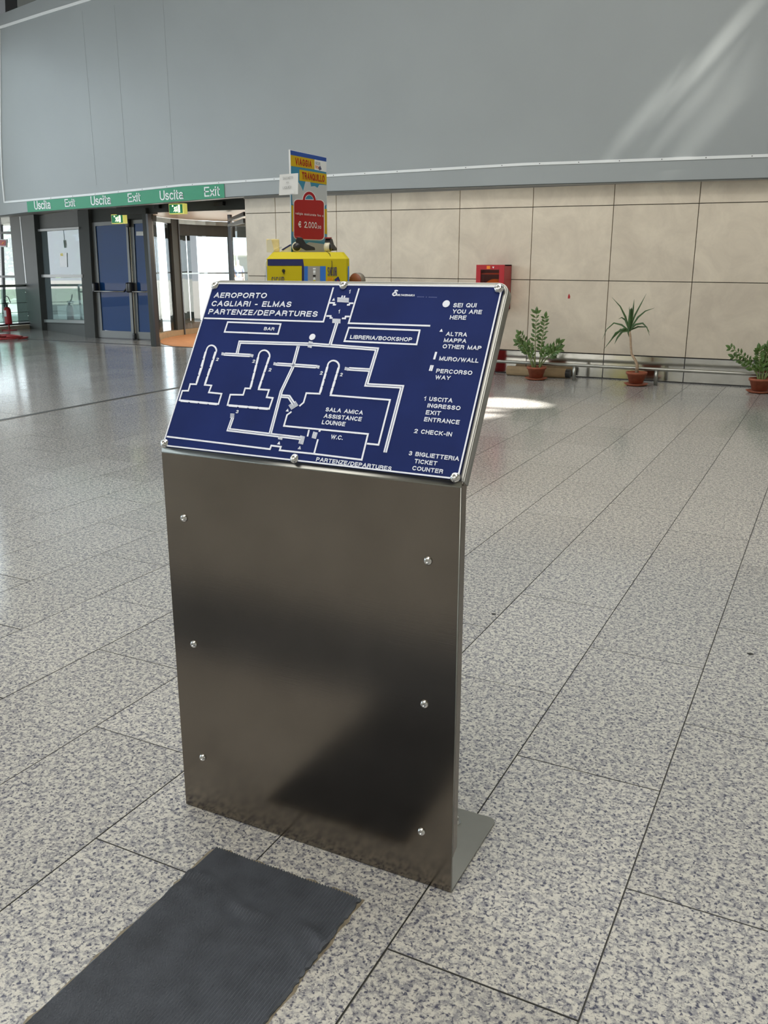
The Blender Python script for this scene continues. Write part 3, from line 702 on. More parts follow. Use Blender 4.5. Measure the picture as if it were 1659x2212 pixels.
# exit signs hung under the soffit
def exit_sign(px, py, Y, w_, h_, label):
    p = ypl(px, py, Y); t = thing('exit_light', label, 'sign', p, 0)
    bm = bmesh.new(); box(bm, (0, .045, 0), (w_, .09, h_), bev=.006); build('case', bm, 'exit_case', t)
    bm = bmesh.new(); box(bm, (-w_ * .03, -.003, 0), (w_ * .86, .006, h_ * .84)); build('face', bm, 'exit_green', t)
    s = h_ * .84
    bm = bmesh.new()   # running figure
    lathe(bm, [(0, .003), (s * .10, .002), (s * .10, 0)], 12, Matrix.Translation((-w_ * .22, -.006, s * .33)) @ Matrix.Rotation(math.radians(90), 4, 'X'))
    for poly in ([(-.30, .22), (-.17, .20), (-.14, -.05), (-.26, -.08)], [(-.28, .18), (-.38, .05), (-.35, .02), (-.24, .10)], [(-.17, .18), (-.07, .06), (-.05, .10), (-.14, .22)],
                 [(-.26, -.05), (-.18, -.05), (-.30, -.25), (-.42, -.34), (-.44, -.28), (-.34, -.20)], [(-.22, -.06), (-.13, -.05), (-.07, -.20), (-.13, -.38), (-.19, -.36), (-.15, -.20)]):
        prism(bm, [(x * s * 1.0 + w_ * .02, -.0105, z * s) for x, z in poly], (0, .005, 0))
    build('running_figure', bm, 'exit_white', t)
    bm = bmesh.new(); prism(bm, [(x * s + w_ * .02, -.0105, z * s) for x, z in ((.03, .30), (.13, .30), (.13, -.12), (.20, -.12), (.08, -.38), (-.03, -.12), (.03, -.12))], (0, .005, 0)); build('arrow', bm, 'exit_white', t)
    bm = bmesh.new(); prism(bm, [(x * s + w_ * .02, -.0105, z * s) for x, z in ((.28, .44), (.52, .44), (.52, -.40), (.28, -.44))], (0, .005, 0)); build('door_mark', bm, 'exit_white', t)
    bm = bmesh.new(); tube(bm, [(0, .045, h_ / 2), (0, .045, 2.60 - p.z)], .012, 6); build('hanger_rod', bm, 'dark_metal', t)
    return t
exit_sign(254, 473, 13.5, .32, .17, 'lit green exit sign hung over the blue double doors')
exit_sign(381, 451, 12.6, .33, .17, 'lit green exit sign hung before the revolving door header')

# ================================================================= OUTSIDE
def bush(loc, r, h_, n):
    bm = bmesh.new(); rnd = random.Random(int(loc[0] * 100))
    for k in range(n):
        a = rnd.uniform(0, 6.28); rr_ = r * math.sqrt(rnd.random()); z = h_ * rnd.uniform(.05, 1); c = Vector((rr_ * math.cos(a), rr_ * math.sin(a), z))
        u = Vector([rnd.uniform(-1, 1) for _ in range(3)]).normalized() * .22; v = Vector([rnd.uniform(-1, 1) for _ in range(3)]).normalized() * .14
        q = [bm.verts.new(c + t) for t in (u, v, -u, -v)]; bm.faces.new(q)
    return bm
for k, (x, y, r, hh) in enumerate(((-27.6, 26.3, 1.3, 3.2), (-31.6, 28.2, 1.3, 2.9))):
    t = thing('tree', ['dark green bushy tree outside behind the tinted window, nearest the doors', 'green tree outside behind the tinted window, farther left one'][k], 'tree', (x, y, -.02), 0, 'trees outside the window')
    fo = build('foliage', bush((x, y), r, hh, 900), 'foliage', t); fo['kind'] = 'stuff'
    bm = bmesh.new(); tube(bm, [(0, 0, 0), (.05, 0, hh * .5)], [.14, .08], 8); build('trunk', bm, 'bark', t)
bq = fwd(512, 600, 82.0)
bl = thing('terminal_canopy', 'pale low building with a dark opening outside beyond the revolving door', 'building', (bq.x, bq.y, -.02), YAW + .15)
bx('canopy_roof', (-.5, 0, 2.35), (5, 4, 2.75), 'plaster', bl)
bx('wall', (-.4, 3.5, 0), (5, 4, 2.35), 'plaster', bl)
bx('opening', (0, 3.4, 0), (1.6, 3.5, 2.2), 'kiosk_grey', bl)
for x in (-.3, 1.8, 4.2): bx('column', (x, .3, 0), (x + .12, .42, 2.35), 'plaster', bl)
# person outside
pp = fwd(514.5, 600, 40.0); px_, py_ = pp.x, pp.y
def skin(name, verts, edges, radii, m, parent, root=0, sub=2):
    me = bpy.data.meshes.new(name); me.from_pydata(verts, edges, []); o = bpy.data.objects.new(name, me); COL.objects.link(o)
    md = o.modifiers.new('s', 'SKIN'); o.modifiers.new('u', 'SUBSURF').levels = sub
    for sv, r in zip(me.skin_vertices[0].data, radii): sv.radius = (r, r) if not isinstance(r, tuple) else r; sv.use_root = False
    me.skin_vertices[0].data[root].use_root = True
    bpy.context.view_layer.update()
    m2 = bpy.data.meshes.new_from_object(o.evaluated_get(bpy.context.evaluated_depsgraph_get())); bpy.data.objects.remove(o)
    m2.materials.clear(); r_ = link(name, m2, m, parent)
    for p in m2.polygons: p.use_smooth = True
    return r_
pe = thing('person', 'person in a bluish top with grey hair standing outside beyond the revolving door', 'person', (px_, py_, -.02), YAW + .3)
V = [(0, 0, .95), (0, 0, 1.15), (0, 0, 1.40), (0, 0, 1.50), (0, -.01, 1.62), (0, -.01, 1.70),
     (-.10, 0, .90), (-.11, -.02, .50), (-.11, .02, .10), (-.11, -.12, .04), (.10, 0, .90), (.12, .05, .50), (.12, .10, .10), (.12, -.04, .04),
     (-.19, 0, 1.40), (-.25, .02, 1.12), (-.22, -.12, .92), (-.21, -.16, .84), (.19, 0, 1.40), (.25, .02, 1.12), (.24, -.06, .90), (.24, -.08, .82)]
Ed = [(0, 1), (1, 2), (2, 3), (3, 4), (4, 5), (0, 6), (6, 7), (7, 8), (8, 9), (0, 10), (10, 11), (11, 12), (12, 13), (2, 14), (14, 15), (15, 16), (16, 17), (2, 18), (18, 19), (19, 20), (20, 21)]
Rr = [.14, .13, .14, .055, .085, .07, .09, .06, .045, .04, .09, .06, .045, .04, .055, .042, .032, .035, .055, .042, .032, .035]
skin('body', V, Ed, Rr, 'skin', pe)
skin('top', [(0, 0, .93), (0, 0, 1.15), (0, 0, 1.42), (-.19, 0, 1.41), (-.25, .02, 1.16), (.19, 0, 1.41), (.25, .02, 1.16)], [(0, 1), (1, 2), (2, 3), (3, 4), (2, 5), (5, 6)], [.17, .15, .155, .07, .06, .07, .06], 'shirt', pe)
skin('trousers', [(0, 0, .93), (-.10, 0, .88), (-.11, -.02, .50), (-.11, .02, .12), (.10, 0, .88), (.12, .05, .50), (.12, .10, .12)], [(0, 1), (1, 2), (2, 3), (0, 4), (4, 5), (5, 6)], [.16, .11, .08, .065, .11, .08, .065], 'trousers', pe)
skin('hair', [(0, .02, 1.66), (0, .02, 1.74)], [(0, 1)], [.095, .085], 'hair', pe)

# ================================================================= GUARD RAIL BY THE WALL
gr = thing('wall_guard_rail', 'low steel tube rail on short posts in front of the steel plinth', 'rail', (-3.1, 11.75, 0))
bm = bmesh.new(); tube(bm, [(-4.5, 0, .205), (-1.2, 0, .205), (2.5, 0, .205), (11, 0, .205)], .022, 12); build('rail_tube', bm, 'steel_light', gr, True)
for x in (-4.45, -2.3, .01, 1.08, 3.35, 5.5, 7.6):
    bm = bmesh.new(); tube(bm, [(x, 0, 0), (x, 0, .19)], .024, 12); build('post', bm, 'steel_light', gr, True)

# cardboard roll lying behind the rail
t = thing('cardboard_roll', 'long brown cardboard roll lying on the floor behind the low rail', 'roll', (-3.63, 11.93, 0))
bm = bmesh.new(); n = 18
R90 = Matrix.Translation((-.46, 0, .066)) @ Matrix.Rotation(math.radians(90), 4, 'Y')
lathe(bm, [(.050, 0), (.066, 0), (.066, .84), (.050, .84), (.050, 0)], n, R90); build('tube_body', bm, 'cardboard', t, True)
bm = bmesh.new(); lathe(bm, [(0, .835), (.052, .835), (.060, .842), (.060, .90), (0, .90)], n, R90); build('end_cap', bm, 'black', t)

# red extinguisher standing at the wall, mostly hidden behind the map stand
t = thing('fire_extinguisher', 'red cylinder standing on the floor at the plinth right beside the map stand edge', 'extinguisher', (-4.36, 11.88, 0))
bm = bmesh.new(); lathe(bm, [(0, 0), (.085, 0), (.09, .02), (.09, .40), (.07, .47), (.03, .50), (0, .50)], 20); build('cylinder', bm, 'red', t, True)
bm = bmesh.new(); lathe(bm, [(0, .5), (.025, .5), (.025, .56), (0, .56)], 10); box(bm, (0, -.03, .57), (.03, .14, .02)); build('valve', bm, 'black', t)

# ================================================================= HOSE CABINET
hc = thing('hose_cabinet', 'red glazed fire hose cabinet on the stone wall above the map stand corner', 'cabinet', (-4.36, 11.85, 1.2))
x0, x1, z0, z1, dpt = -.205, .205, -.30, .300, .278
for nm, lo, hi in (('side', (x0, 0, z0), (x0 + .015, dpt, z1)), ('side', (x1 - .015, 0, z0), (x1, dpt, z1)), ('top', (x0, .001, z1 - .015), (x1, dpt, z1)), ('bottom', (x0, .001, z0), (x1, dpt, z0 + .015)), ('back', (x0, dpt - .012, z0), (x1, dpt - .001, z1))):
    bx(nm, lo, hi, 'red' if nm != 'back' else 'dark_red', hc)
for nm, lo, hi in (('door_frame', (x0, -.02, z0), (x0 + .065, .0, z1)), ('door_frame', (x1 - .075, -.02, z0), (x1, .0, z1)), ('door_frame', (x0 + .065, -.02, z1 - .065), (x1 - .075, 0, z1)), ('door_frame', (x0 + .065, -.02, z0), (x1 - .075, 0, z0 + .065))):
    bx(nm, lo, hi, 'red', hc, .003)
bx('pane', (x0 + .06, -.008, z0 + .06), (x1 - .07, -.004, z1 - .06), 'pane_hose', hc)
bx('door_badge', (-.05, -.024, .245), (0, -.019, .285), 'orange', hc)
pr('door_mark', [(.03, -.024, .275), (.06, -.024, .275), (.045, -.024, .25)], (0, .004, 0), 'paper', hc)
bm = bmesh.new(); lathe(bm, [(0, 0), (.16, 0), (.16, .02), (.13, .03), (.05, .03), (.05, .10), (.13, .10), (.16, .11), (.16, .13), (0, .13)], 28, Matrix.Translation((.03, .20, -.05)) @ Matrix.Rotation(math.radians(90), 4, 'X')); build('hose_reel', bm, 'yellow', hc, True)
bx('reel_bracket', (x0 + .02, .12, .17), (x1 - .02, .16, .19), 'orange', hc)
# red mark on stone
p = ypl(1229, 640, WY - .001)
bm = bmesh.new(); prism(bm, [(p.x - .015, WY - .002, p.z - .03), (p.x + .015, WY - .002, p.z - .03), (p.x + .018, WY - .002, p.z), (p.x, WY - .002, p.z + .035), (p.x - .012, WY - .002, p.z + .01)], (0, .0015, 0)); build('red_sticker', bm, 'red', wall)

# ================================================================= POTTED PLANTS
def pot(t, s):
    bm = bmesh.new(); lathe(bm, [(0, .03), (.085 * s, .03), (.12 * s, .145), (.131 * s, .145), (.134 * s, .175), (.120 * s, .175), (.112 * s, .15), (0, .15)], 26); build('pot', bm, 'terracotta', t, True)
    bm = bmesh.new(); lathe(bm, [(0, 0), (.11 * s, 0), (.155 * s, .028), (.145 * s, .03), (.10 * s, .012), (0, .012)], 26); build('saucer', bm, 'terracotta', t, True)
    bm = bmesh.new(); lathe(bm, [(0, .155), (.117 * s, .153)], 20); build('soil', bm, 'soil', t)
def leaflet(bm, p, d, nrm, L, W):
    d = d.normalized(); s = d.cross(nrm).normalized(); u = s.cross(d).normalized()
    a = bm.verts.new(p); t = bm.verts.new(p + d * L - u * L * .12)
    m1 = p + d * L * .45; l = bm.verts.new(m1 + s * W - u * W * .15); r = bm.verts.new(m1 - s * W - u * W * .15); c = bm.verts.new(m1 + u * W * .2)
    m2 = p + d * L * .75; l2 = bm.verts.new(m2 + s * W * .7 - u * L * .05); r2 = bm.verts.new(m2 - s * W * .7 - u * L * .05); c2 = bm.verts.new(m2)
    for f in ((a, l, c), (a, c, r), (l, l2, c2, c), (c, c2, r2, r), (l2, t, c2), (c2, t, r2)): bm.faces.new(f)
def zz(loc, stems, label, s=1.0, seed=1):
    t = thing('potted_plant', label, 'plant', loc); pot(t, s); rnd = random.Random(seed)
    fb_ = bmesh.new()
    for (bx_, by, dx, dz, bend, lean, n0, LL) in stems:
        pts = []; n = 14
        for k in range(n + 1):
            u = k / n; pts.append(Vector((bx_ + dx * u + bend * u * u, by + lean * u, .15 + dz * (u - .12 * u * u * (1 if abs(dx + bend) > .15 else 0)))))
        bm = bmesh.new(); tube(bm, pts, [.010 * (1 - .75 * k / n) for k in range(n + 1)], 6); build('stem', bm, 'stem', t, True)
        for k in range(n0, n + 1):
            d = (pts[k] - pts[k - 1]).normalized()
            side = d.cross(Vector((0, 1, .2))).normalized()
            for sgn in (-1, 1):
                dd = (side * sgn * .8 + d * .65 + Vector((rnd.uniform(-.2, .2), rnd.uniform(-.8, .5), rnd.uniform(-.15, .15))))
                leaflet(fb_, pts[k], dd, Vector((rnd.uniform(-.5, .5), -1, rnd.uniform(.2, .9))), LL * rnd.uniform(.65, 1.0), LL * rnd.uniform(.16, .22))
        leaflet(fb_, pts[-1], d, Vector((0, -1, .4)), LL, LL * .24)
    o = build('leaves', fb_, 'leaf', t); o['kind'] = 'stuff'; return t
zz((-3.575, 11.62, 0), [(-.02, 0, -.03, .72, .02, -.02, 7, .10), (.03, .02, .03, .66, .02, .0, 5, .10), (-.05, 0, -.14, .42, -.06, -.03, 8, .09), (-.04, .02, -.06, .36, -.16, -.02, 8, .11), (-.06, 0, -.02, .30, -.03, 0, 7, .09),
    (.04, 0, .16, .30, .08, -.02, 8, .12), (.03, .02, .10, .38, .14, .02, 9, .11), (.05, -.02, .05, .26, .02, 0, 8, .09), (-.02, .03, -.10, .50, -.14, 0, 9, .09)],
   'leafy green potted plant at left, standing before the cardboard roll', 1.0, 3)
zz((-.765, 11.62, 0), [(-.02, 0, -.06, .30, -.24, -.02, 6, .09), (-.03, 0, -.04, .42, -.30, 0, 7, .08), (.02, 0, .02, .40, .0, 0, 4, .10), (.04, 0, .10, .62, .12, 0, 5, .11), (0, .02, .06, .50, .05, 0, 5, .10), (.04, 0, .2, .5, .2, 0, 5, .11), (-.01, 0, -.02, .34, -.02, 0, 4, .11)],
   'leafy green potted plant at the right edge of the photo', 1.02, 9)
# palm-like plant with a bent stem
yt = thing('potted_plant', 'spiky long-leaved potted plant with a bare crooked stem, between the two leafy ones', 'plant', (-2.243, 11.62, 0)); pot(yt, 1.0)
trk = [(0, 0, .15), (.0, 0, .26), (-.03, 0, .32), (-.085, 0, .40), (-.10, 0, .50), (-.115, 0, .62), (-.135, 0, .70)]
bm = bmesh.new(); tube(bm, trk, [.022, .020, .017, .015, .014, .014, .016], 8); build('stem', bm, 'bark', yt, True)
def longleaf(p, pts, W):
    bm = bmesh.new(); P = [Vector(p)] + [Vector(q) for q in pts]; n = len(P); up = Vector((0, -1, .3))
    rows = []
    for i, c in enumerate(P):
        d = (P[min(n - 1, i + 1)] - P[max(0, i - 1)]).normalized(); s = d.cross(up).normalized(); wv = W * (1 - (i / (n - 1)) ** 1.6) * (.55 if i == 0 else 1) + .001
        rows.append((bm.verts.new(c + s * wv), bm.verts.new(c + s.cross(d) * wv * .3), bm.verts.new(c - s * wv)))
    for a, b in zip(rows, rows[1:]):
        bm.faces.new((a[0], a[1], b[1], b[0])); bm.faces.new((a[1], a[2], b[2], b[1]))
    return build('leaf', bm, 'leaf_dark', yt)
cx_, cz_ = -.135, .72
for pts, W in (([(-.06, 0, .14), (-.13, -.02, .27), (-.24, -.03, .38)], .014), ([(.06, 0, .17), (.12, 0, .30), (.18, -.01, .43)], .013), ([(.02, 0, .12), (.03, 0, .24), (.035, 0, .36)], .020),
               ([(.10, -.02, .14), (.19, -.03, .22), (.30, -.04, .26)], .014), ([(.08, -.02, .05), (.17, -.04, .07), (.23, -.06, .02), (.27, -.06, -.08)], .015), ([(-.10, 0, .04), (-.20, 0, .06), (-.28, -.02, -.02), (-.33, -.02, -.15)], .012),
               ([(-.10, -.03, -.02), (-.18, -.05, -.11), (-.30, -.05, -.28)], .018), ([(-.08, -.04, -.04), (-.13, -.06, -.12), (-.16, -.06, -.20)], .020), ([(-.06, .02, .10), (-.11, .02, .13), (-.15, .02, .11)], .014),
               ([(.0, -.03, .08), (.0, -.04, .16), (.01, -.05, .25)], .022), ([(-.05, -.03, .0), (-.16, -.05, -.06), (-.24, -.06, -.20)], .015), ([(.1, .03, .02), (.2, .05, .02), (.25, .05, -.05)], .012)):
    longleaf((cx_, 0, cz_ - .03), [(cx_ + a, b, cz_ + c) for a, b, c in pts], W)
bm = bmesh.new()
for k in range(26):
    a = k * 2.4; z = cz_ - .12 + k * .011; leaflet(bm, Vector((cx_, 0, z)), Vector((.25 * math.cos(a), .25 * math.sin(a), 1)), Vector((math.cos(a), math.sin(a), .3)), .12, .016)
o = build('leaf_crown', bm, 'leaf_dark', yt); o['kind'] = 'stuff'

# ================================================================= YELLOW KIOSK
KD = 6.3
kc = fwd(665, 600, KD); KR = YAW + math.atan2(665 - CX, FPX) * -1
kb = thing('wrapping_kiosk', 'yellow and blue luggage service kiosk behind the map stand', 'kiosk', (kc.x, kc.y, 0), KR)
KM = Matrix.Translation(kb.location) @ Matrix.Rotation(KR, 4, 'Z'); KI = KM.inverted()
def kp(px, py, yl=0.0):
    """point of the kiosk plane local y = yl, in kiosk coordinates"""
    p0 = KM @ Vector((0, yl, 0)); nn = KM.to_3x3() @ Vector((0, 1, 0)); return KI @ on(px, py, p0, nn)
xl, xr = kp(577, 600).x, kp(755, 600).x; zt = kp(665, 559).z; zt2 = zt + .045
prof = [(xl, 0), (xl + .03, -.0), (xr - .03, -.0), (xr, 0)]
bm = bmesh.new()   # body with chamfered front corners and top edge
def rect(x0, x1, y0, y1, z, ch): return [bm.verts.new(v) for v in ((x0, y0 + ch, z), (x0 + ch, y0, z), (x1 - ch, y0, z), (x1, y0 + ch, z), (x1, y1, z), (x0, y1, z))]
lv = [rect(xl, xr, 0, 1.0, .10, .02), rect(xl, xr, 0, 1.0, zt, .02), rect(xl + .045, xr - .035, .06, .95, zt2, .02)]
for A, B in zip(lv, lv[1:]):
    for i in range(6): bm.faces.new((A[i], A[(i + 1) % 6], B[(i + 1) % 6], B[i]))
bm.faces.new(lv[0]); bm.faces.new(list(reversed(lv[-1]))); build('body', bm, 'yellow', kb)
bx('foot_plinth', (xl + .04, .05, 0), (xr - .04, .95, .10), 'black', kb)
def kq(name, px, m, y=-.004, th=.003):
    return pr(name, [kp(*p, y) for p in px], (0, th, 0), m, kb)
zb = 1100
kq('door_recess', [(578, 560), (654.5, 560), (656.5, 574), (656.5, zb), (652, zb), (652, 574), (578, 574)], 'navy', -.003, .0025)
kq('door', [(578, 575), (652, 575), (652, zb), (578, zb)], 'yellow', -.018, .014)
kq('blue_strip', [(657, 575), (665, 575), (665, zb), (657, zb)], 'blue')
kq('screen_strip', [(665, 575), (691, 575), (691, zb), (665, zb)], 'kiosk_grey')
kq('blue_strip', [(691.5, 575), (703.5, 575), (703.5, zb), (691.5, zb)], 'blue')
kq('blue_strip', [(751.5, 575), (754, 575), (754, zb), (751.5, zb)], 'blue')
pr('corner_strip', [Vector((xl - .002, .02, .1)), Vector((xl - .002, .95, .1)), Vector((xl - .002, .95, kp(577, 576).z)), Vector((xl - .002, .02, kp(577, 576).z))], (.0015, 0, 0), 'blue', kb)
def klet(s, x0_, x1_, yb_, yt_, m, y=-.005, bold=.02):
    A = kp(x0_, yb_, y); B = kp(x1_, yb_, y); T = kp(x0_, yt_, y)
    lettering(s, A, (1, 0, 0), (0, 0, 1), B.x - A.x, T.z - A.z, m, kb, depth=.002, sw=.065, gap=.42)
klet('SICUR', 707.5, 728, 596, 577, 'navy'); klet('BOX', 707.5, 720, 613.5, 599, 'orange')
klet('SICUR', 587, 614.5, 616, 598, 'navy', -.0195); klet('BOX', 587, 604, 634, 619, 'orange', -.0195)
for q in ([(722, 604), (731, 597), (735, 607), (726, 612)],): kq('suitcase_mark', q, 'navy', -.0065, .002)
kq('suitcase_spot', [(728, 606), (731, 605), (731.5, 608), (728.5, 609)], 'red', -.008, .001)
for k, (y0_, y1_, mm, wd_) in enumerate(((579, 582, 'white', 6), (584, 589.5, 'white', 5), (591, 592.5, 'white', 5), (594, 598, 'black', 6), (599.5, 601, 'white', 3), (601.5, 604, 'white', 5), (605, 609, 'yellow', 4.5))):
    kq('strip_mark', [(679 - wd_ / 2, y0_), (679 + wd_ / 2, y0_), (679 + wd_ / 2, y1_), (679 - wd_ / 2, y1_)], mm, -.006, .0015)
bm = bmesh.new(); c = kp(612.5, 585, -.018); lathe(bm, [(0, .012), (.008, .012), (.012, 0)], 14, Matrix.Translation(c) @ Matrix.Rotation(math.radians(90), 4, 'X')); box(bm, c + Vector((.003, -.006, -.012)), (.006, .008, .02)); build('door_lock', bm, 'black', kb)
# loose wrap hanging at left
W_ = thing('plastic_wrap', 'loose clear plastic film hanging over the left edge of the yellow kiosk', 'plastic wrap', (kc.x, kc.y, 0), KR)
bm = bmesh.new(); rows = []
for k, (x, y, z) in enumerate(((xl + .10, .10, zt2 + .035), (xl + .05, .06, zt2 + .012), (xl + .012, .04, zt + .012), (xl - .008, .02, zt - .02), (xl - .016, .01, zt - .14), (xl - .012, .0, zt - .40), (xl - .03, .0, zt - .8))):
    rows.append([bm.verts.new((x + .004 * math.sin(j * 2 + k), y + j * .09, z + .003 * math.cos(j * 3 + k))) for j in range(5)])
for A, B in zip(rows, rows[1:]):
    for j in range(4): bm.faces.new((A[j], A[j + 1], B[j + 1], B[j]))
build('film_sheet', bm, 'wrap', W_, True)

# poster board on the kiosk
pL = fwd(627, 323, 6.45); pLb = fwd(629, 540, 6.45); pR = fwd(706, 340, 7.30)
pd = Vector((pR.x - pL.x, pR.y - pL.y, 0)); PW = pd.length; pd.normalize(); pn = Vector((pd.y, -pd.x, 0))
if pn.dot(C0 - pL) < 0: pn = -pn
po = thing('advert_board', 'tall blue and yellow travel advert board with a red suitcase on the yellow kiosk', 'sign', (pL.x, pL.y, zt2))
PO = po.location
def pp_(x, y, off=0.0): return on(x, y, pL + pn * off, pn) - PO
def pq(name, px, m, off=.002, th=.0015): return pr(name, [pp_(*q, off) for q in px], tuple(-pn * th), m, po)
A = pp_(627, 323); B = pp_(705, 340.5); zlo = 0.0
pr('board', [A, B, Vector((B.x, B.y, zlo)), Vector((A.x, A.y, zlo))], tuple(-pn * .012), 'white', po)
mat('poster_sky', (.05, .26, .42), .6, spec=.1); mat('poster_low', (.11, .30, .45), .6, spec=.1); mat('poster_blue', (.03, .09, .38), .6, spec=.1); mat('poster_cloud', (.52, .56, .58), .5); mat('poster_yellow', (.62, .42, .008), .6, spec=.1); mat('poster_red', (.42, .012, .02), .6, spec=.1); mat('poster_case', (.42, .018, .018), .6, spec=.1); mat('poster_grey', (.33, .34, .34), .5)
pq('sky_print', [(628.5, 335), (705, 352), (705.5, 545), (629.5, 550)], 'poster_sky', .0012, .001)
pq('top_band', [(627.5, 324.5), (705, 341), (705, 349.5), (628, 334.5)], 'poster_blue')
pq('yellow_band', [(628, 334.5), (679.3, 344), (679.5, 366), (628.5, 358.5)], 'poster_yellow')
pq('white_field', [(679.3, 344), (705, 349.5), (705.3, 372), (679.5, 366.5)], 'white')
pq('yellow_band', [(647, 366), (705.5, 376), (705.8, 399), (647, 390)], 'poster_yellow')
pq('cloud_print', [(630, 405), (645, 394), (650, 402), (655, 413), (660, 392), (670, 393), (672, 403), (680, 402), (686, 406), (690, 399), (705.8, 400), (706, 440), (700, 447), (680, 425), (668, 420), (650, 436), (632, 442)], 'poster_cloud', .0022, .001)
pq('side_band', [(629.5, 443), (640, 446), (641, 500), (631, 500.5)], 'poster_yellow')
pq('side_band', [(700, 451), (706, 451.5), (706.5, 506), (701, 505)], 'poster_yellow')
pq('low_print', [(631, 501), (706.3, 506), (706.5, 523), (670, 521), (631, 527)], 'poster_low', .0022, .001)
pq('grey_print', [(655, 530), (668, 523), (706.5, 528), (706.5, 550), (632, 552)], 'poster_grey', .0024, .001)
def rounded(x0_, y0_, x1_, y1_, r, sl=0.0, n=5):
    P_ = []
    for cx2, cy2, a0 in ((x1_ - r, y0_ + r, -90), (x1_ - r, y1_ - r, 0), (x0_ + r, y1_ - r, 90), (x0_ + r, y0_ + r, 180)):
        for k in range(n + 1):
            a = math.radians(a0 + 90 * k / n); xx = cx2 + r * math.cos(a); P_.append((xx, cy2 + r * math.sin(a) + (xx - x0_) * sl))
    return P_
pq('suitcase_outline', rounded(634.3, 429.5, 701.2, 517.5, 9, .03), 'white', .0036)
pq('suitcase_print', rounded(635.8, 431, 699.7, 516, 8.5, .03), 'poster_case', .0052)
def hring(r0x, r0y, r1x, r1y, m, off):
    bm = bmesh.new(); n = 12; Vv = []
    for k in range(n + 1):
        a = math.radians(180 - 180 * k / n); 
        o_ = pp_(668.5 + r0x * math.cos(a), 434 - r0y * math.sin(a) + 1.0 * math.cos(a), off); i_ = pp_(668.5 + r1x * math.cos(a), 434 - r1y * math.sin(a) + 1.0 * math.cos(a), off)
        Vv.append([bm.verts.new(v) for v in (o_, i_, i_ - pn * .0015, o_ - pn * .0015)])
    for A_, B_ in zip(Vv, Vv[1:]):
        for k in range(4): bm.faces.new((A_[k], A_[(k + 1) % 4], B_[(k + 1) % 4], B_[k]))
    build('suitcase_handle', bm, m, po)
hring(15.2, 21.5, 9, 12.2, 'white', .0034); hring(14, 20, 10, 13.8, 'poster_red', .005)
def plet(s, x0_, y0_, x1_, y1_, hpx, m, bold=.02, off=.006, sw=.14, gap=.24):
    A = pp_(x0_, y0_, off); B = pp_(x1_, y1_, off); T = pp_(x0_, y0_ - hpx, off)
    lettering(s, A, B - A, (0, 0, 1), (B - A).length, T.z - A.z, m, po, depth=.0012, sw=sw, gap=gap)
plet('VIAGGIA', 638.5, 355.5, 673, 362, 14.8, 'poster_red', off=.0035, sw=.17, gap=.34)
plet('TRANQUILLO', 653, 387, 701, 393.5, 15.6, 'poster_red', off=.0035, sw=.17, gap=.34)
plet('valigia assicurata fino a', 638, 463, 698, 468.5, 5.2, 'white', off=.0065, sw=.12)
plet('\u20ac 2.000', 644.5, 491.5, 684.5, 493.5, 14, 'white', off=.0065, sw=.16)
plet(',00', 685.5, 493.6, 693.5, 494.3, 6.5, 'white', off=.0065, sw=.15)
plet('SICUR', 681.5, 355, 691.5, 357, 6.3, 'poster_grey', off=.0035, sw=.12); plet('BOX', 681.5, 363.5, 688, 365, 6.3, 'orange', off=.0035, sw=.12)
pq('suitcase_mark', [(688, 362), (692, 358), (695, 366), (690, 368)], 'navy', .0034)
# handwritten sheet taped to the board
nt_ = thing('paper_notice', 'white paper sheet with faint handwriting taped to the left edge of the advert board', 'notice', fwd(623, 400, 6.40))
NO = nt_.location
def npt(x, y, d=6.40): return fwd(x, y, d) - NO
pr('sheet', [npt(604, 377), npt(644, 374), npt(643.5, 419.5), npt(602.5, 422)], (0, .002, 0), 'paper', nt_)
for s, a, b, c_, hpx in (('SACCHETTI', (611, 387.5), (633, 386), 0, 5), ('PER', (618.5, 396), (624, 395.7), 0, 3.2), ('LIQUIDI', (611, 408.5), (629, 406.5), 0, 5.5)):
    A = npt(*a, 6.395); B = npt(*b, 6.395); T = npt(a[0], a[1] - hpx, 6.395)
    lettering(s, A, B - A, T - A, (B - A).length, (T - A).length, 'poster_grey', nt_, depth=.0008, sw=.09)
pr('tape_piece', [npt(627, 411, 6.393), npt(635.5, 411, 6.393), npt(635.5, 418.5, 6.393), npt(626.5, 418.5, 6.393)], (0, .001, 0), 'white', nt_)

# things on top of the kiosk
def top_at(px, yl, dz=0): p = kp(px, 600, yl); q = KM @ Vector((p.x, yl, zt2 + dz)); return q
c = thing('paper_carton', 'tall pale yellow paper carton on the left end of the kiosk top', 'carton', top_at(592, .16), KR)
bm = bmesh.new(); h_ = .088; box(bm, (0, 0, h_ / 2), (.088, .07, h_), bev=.006); build('carton', bm, 'cup', c)
bm = bmesh.new(); prism(bm, [(-.044, -.036, 0), (.01, -.036, 0), (-.01, -.036, h_), (-.04, -.036, h_ * .9)], (0, -.001, 0)); build('carton_print', bm, 'tape', c)
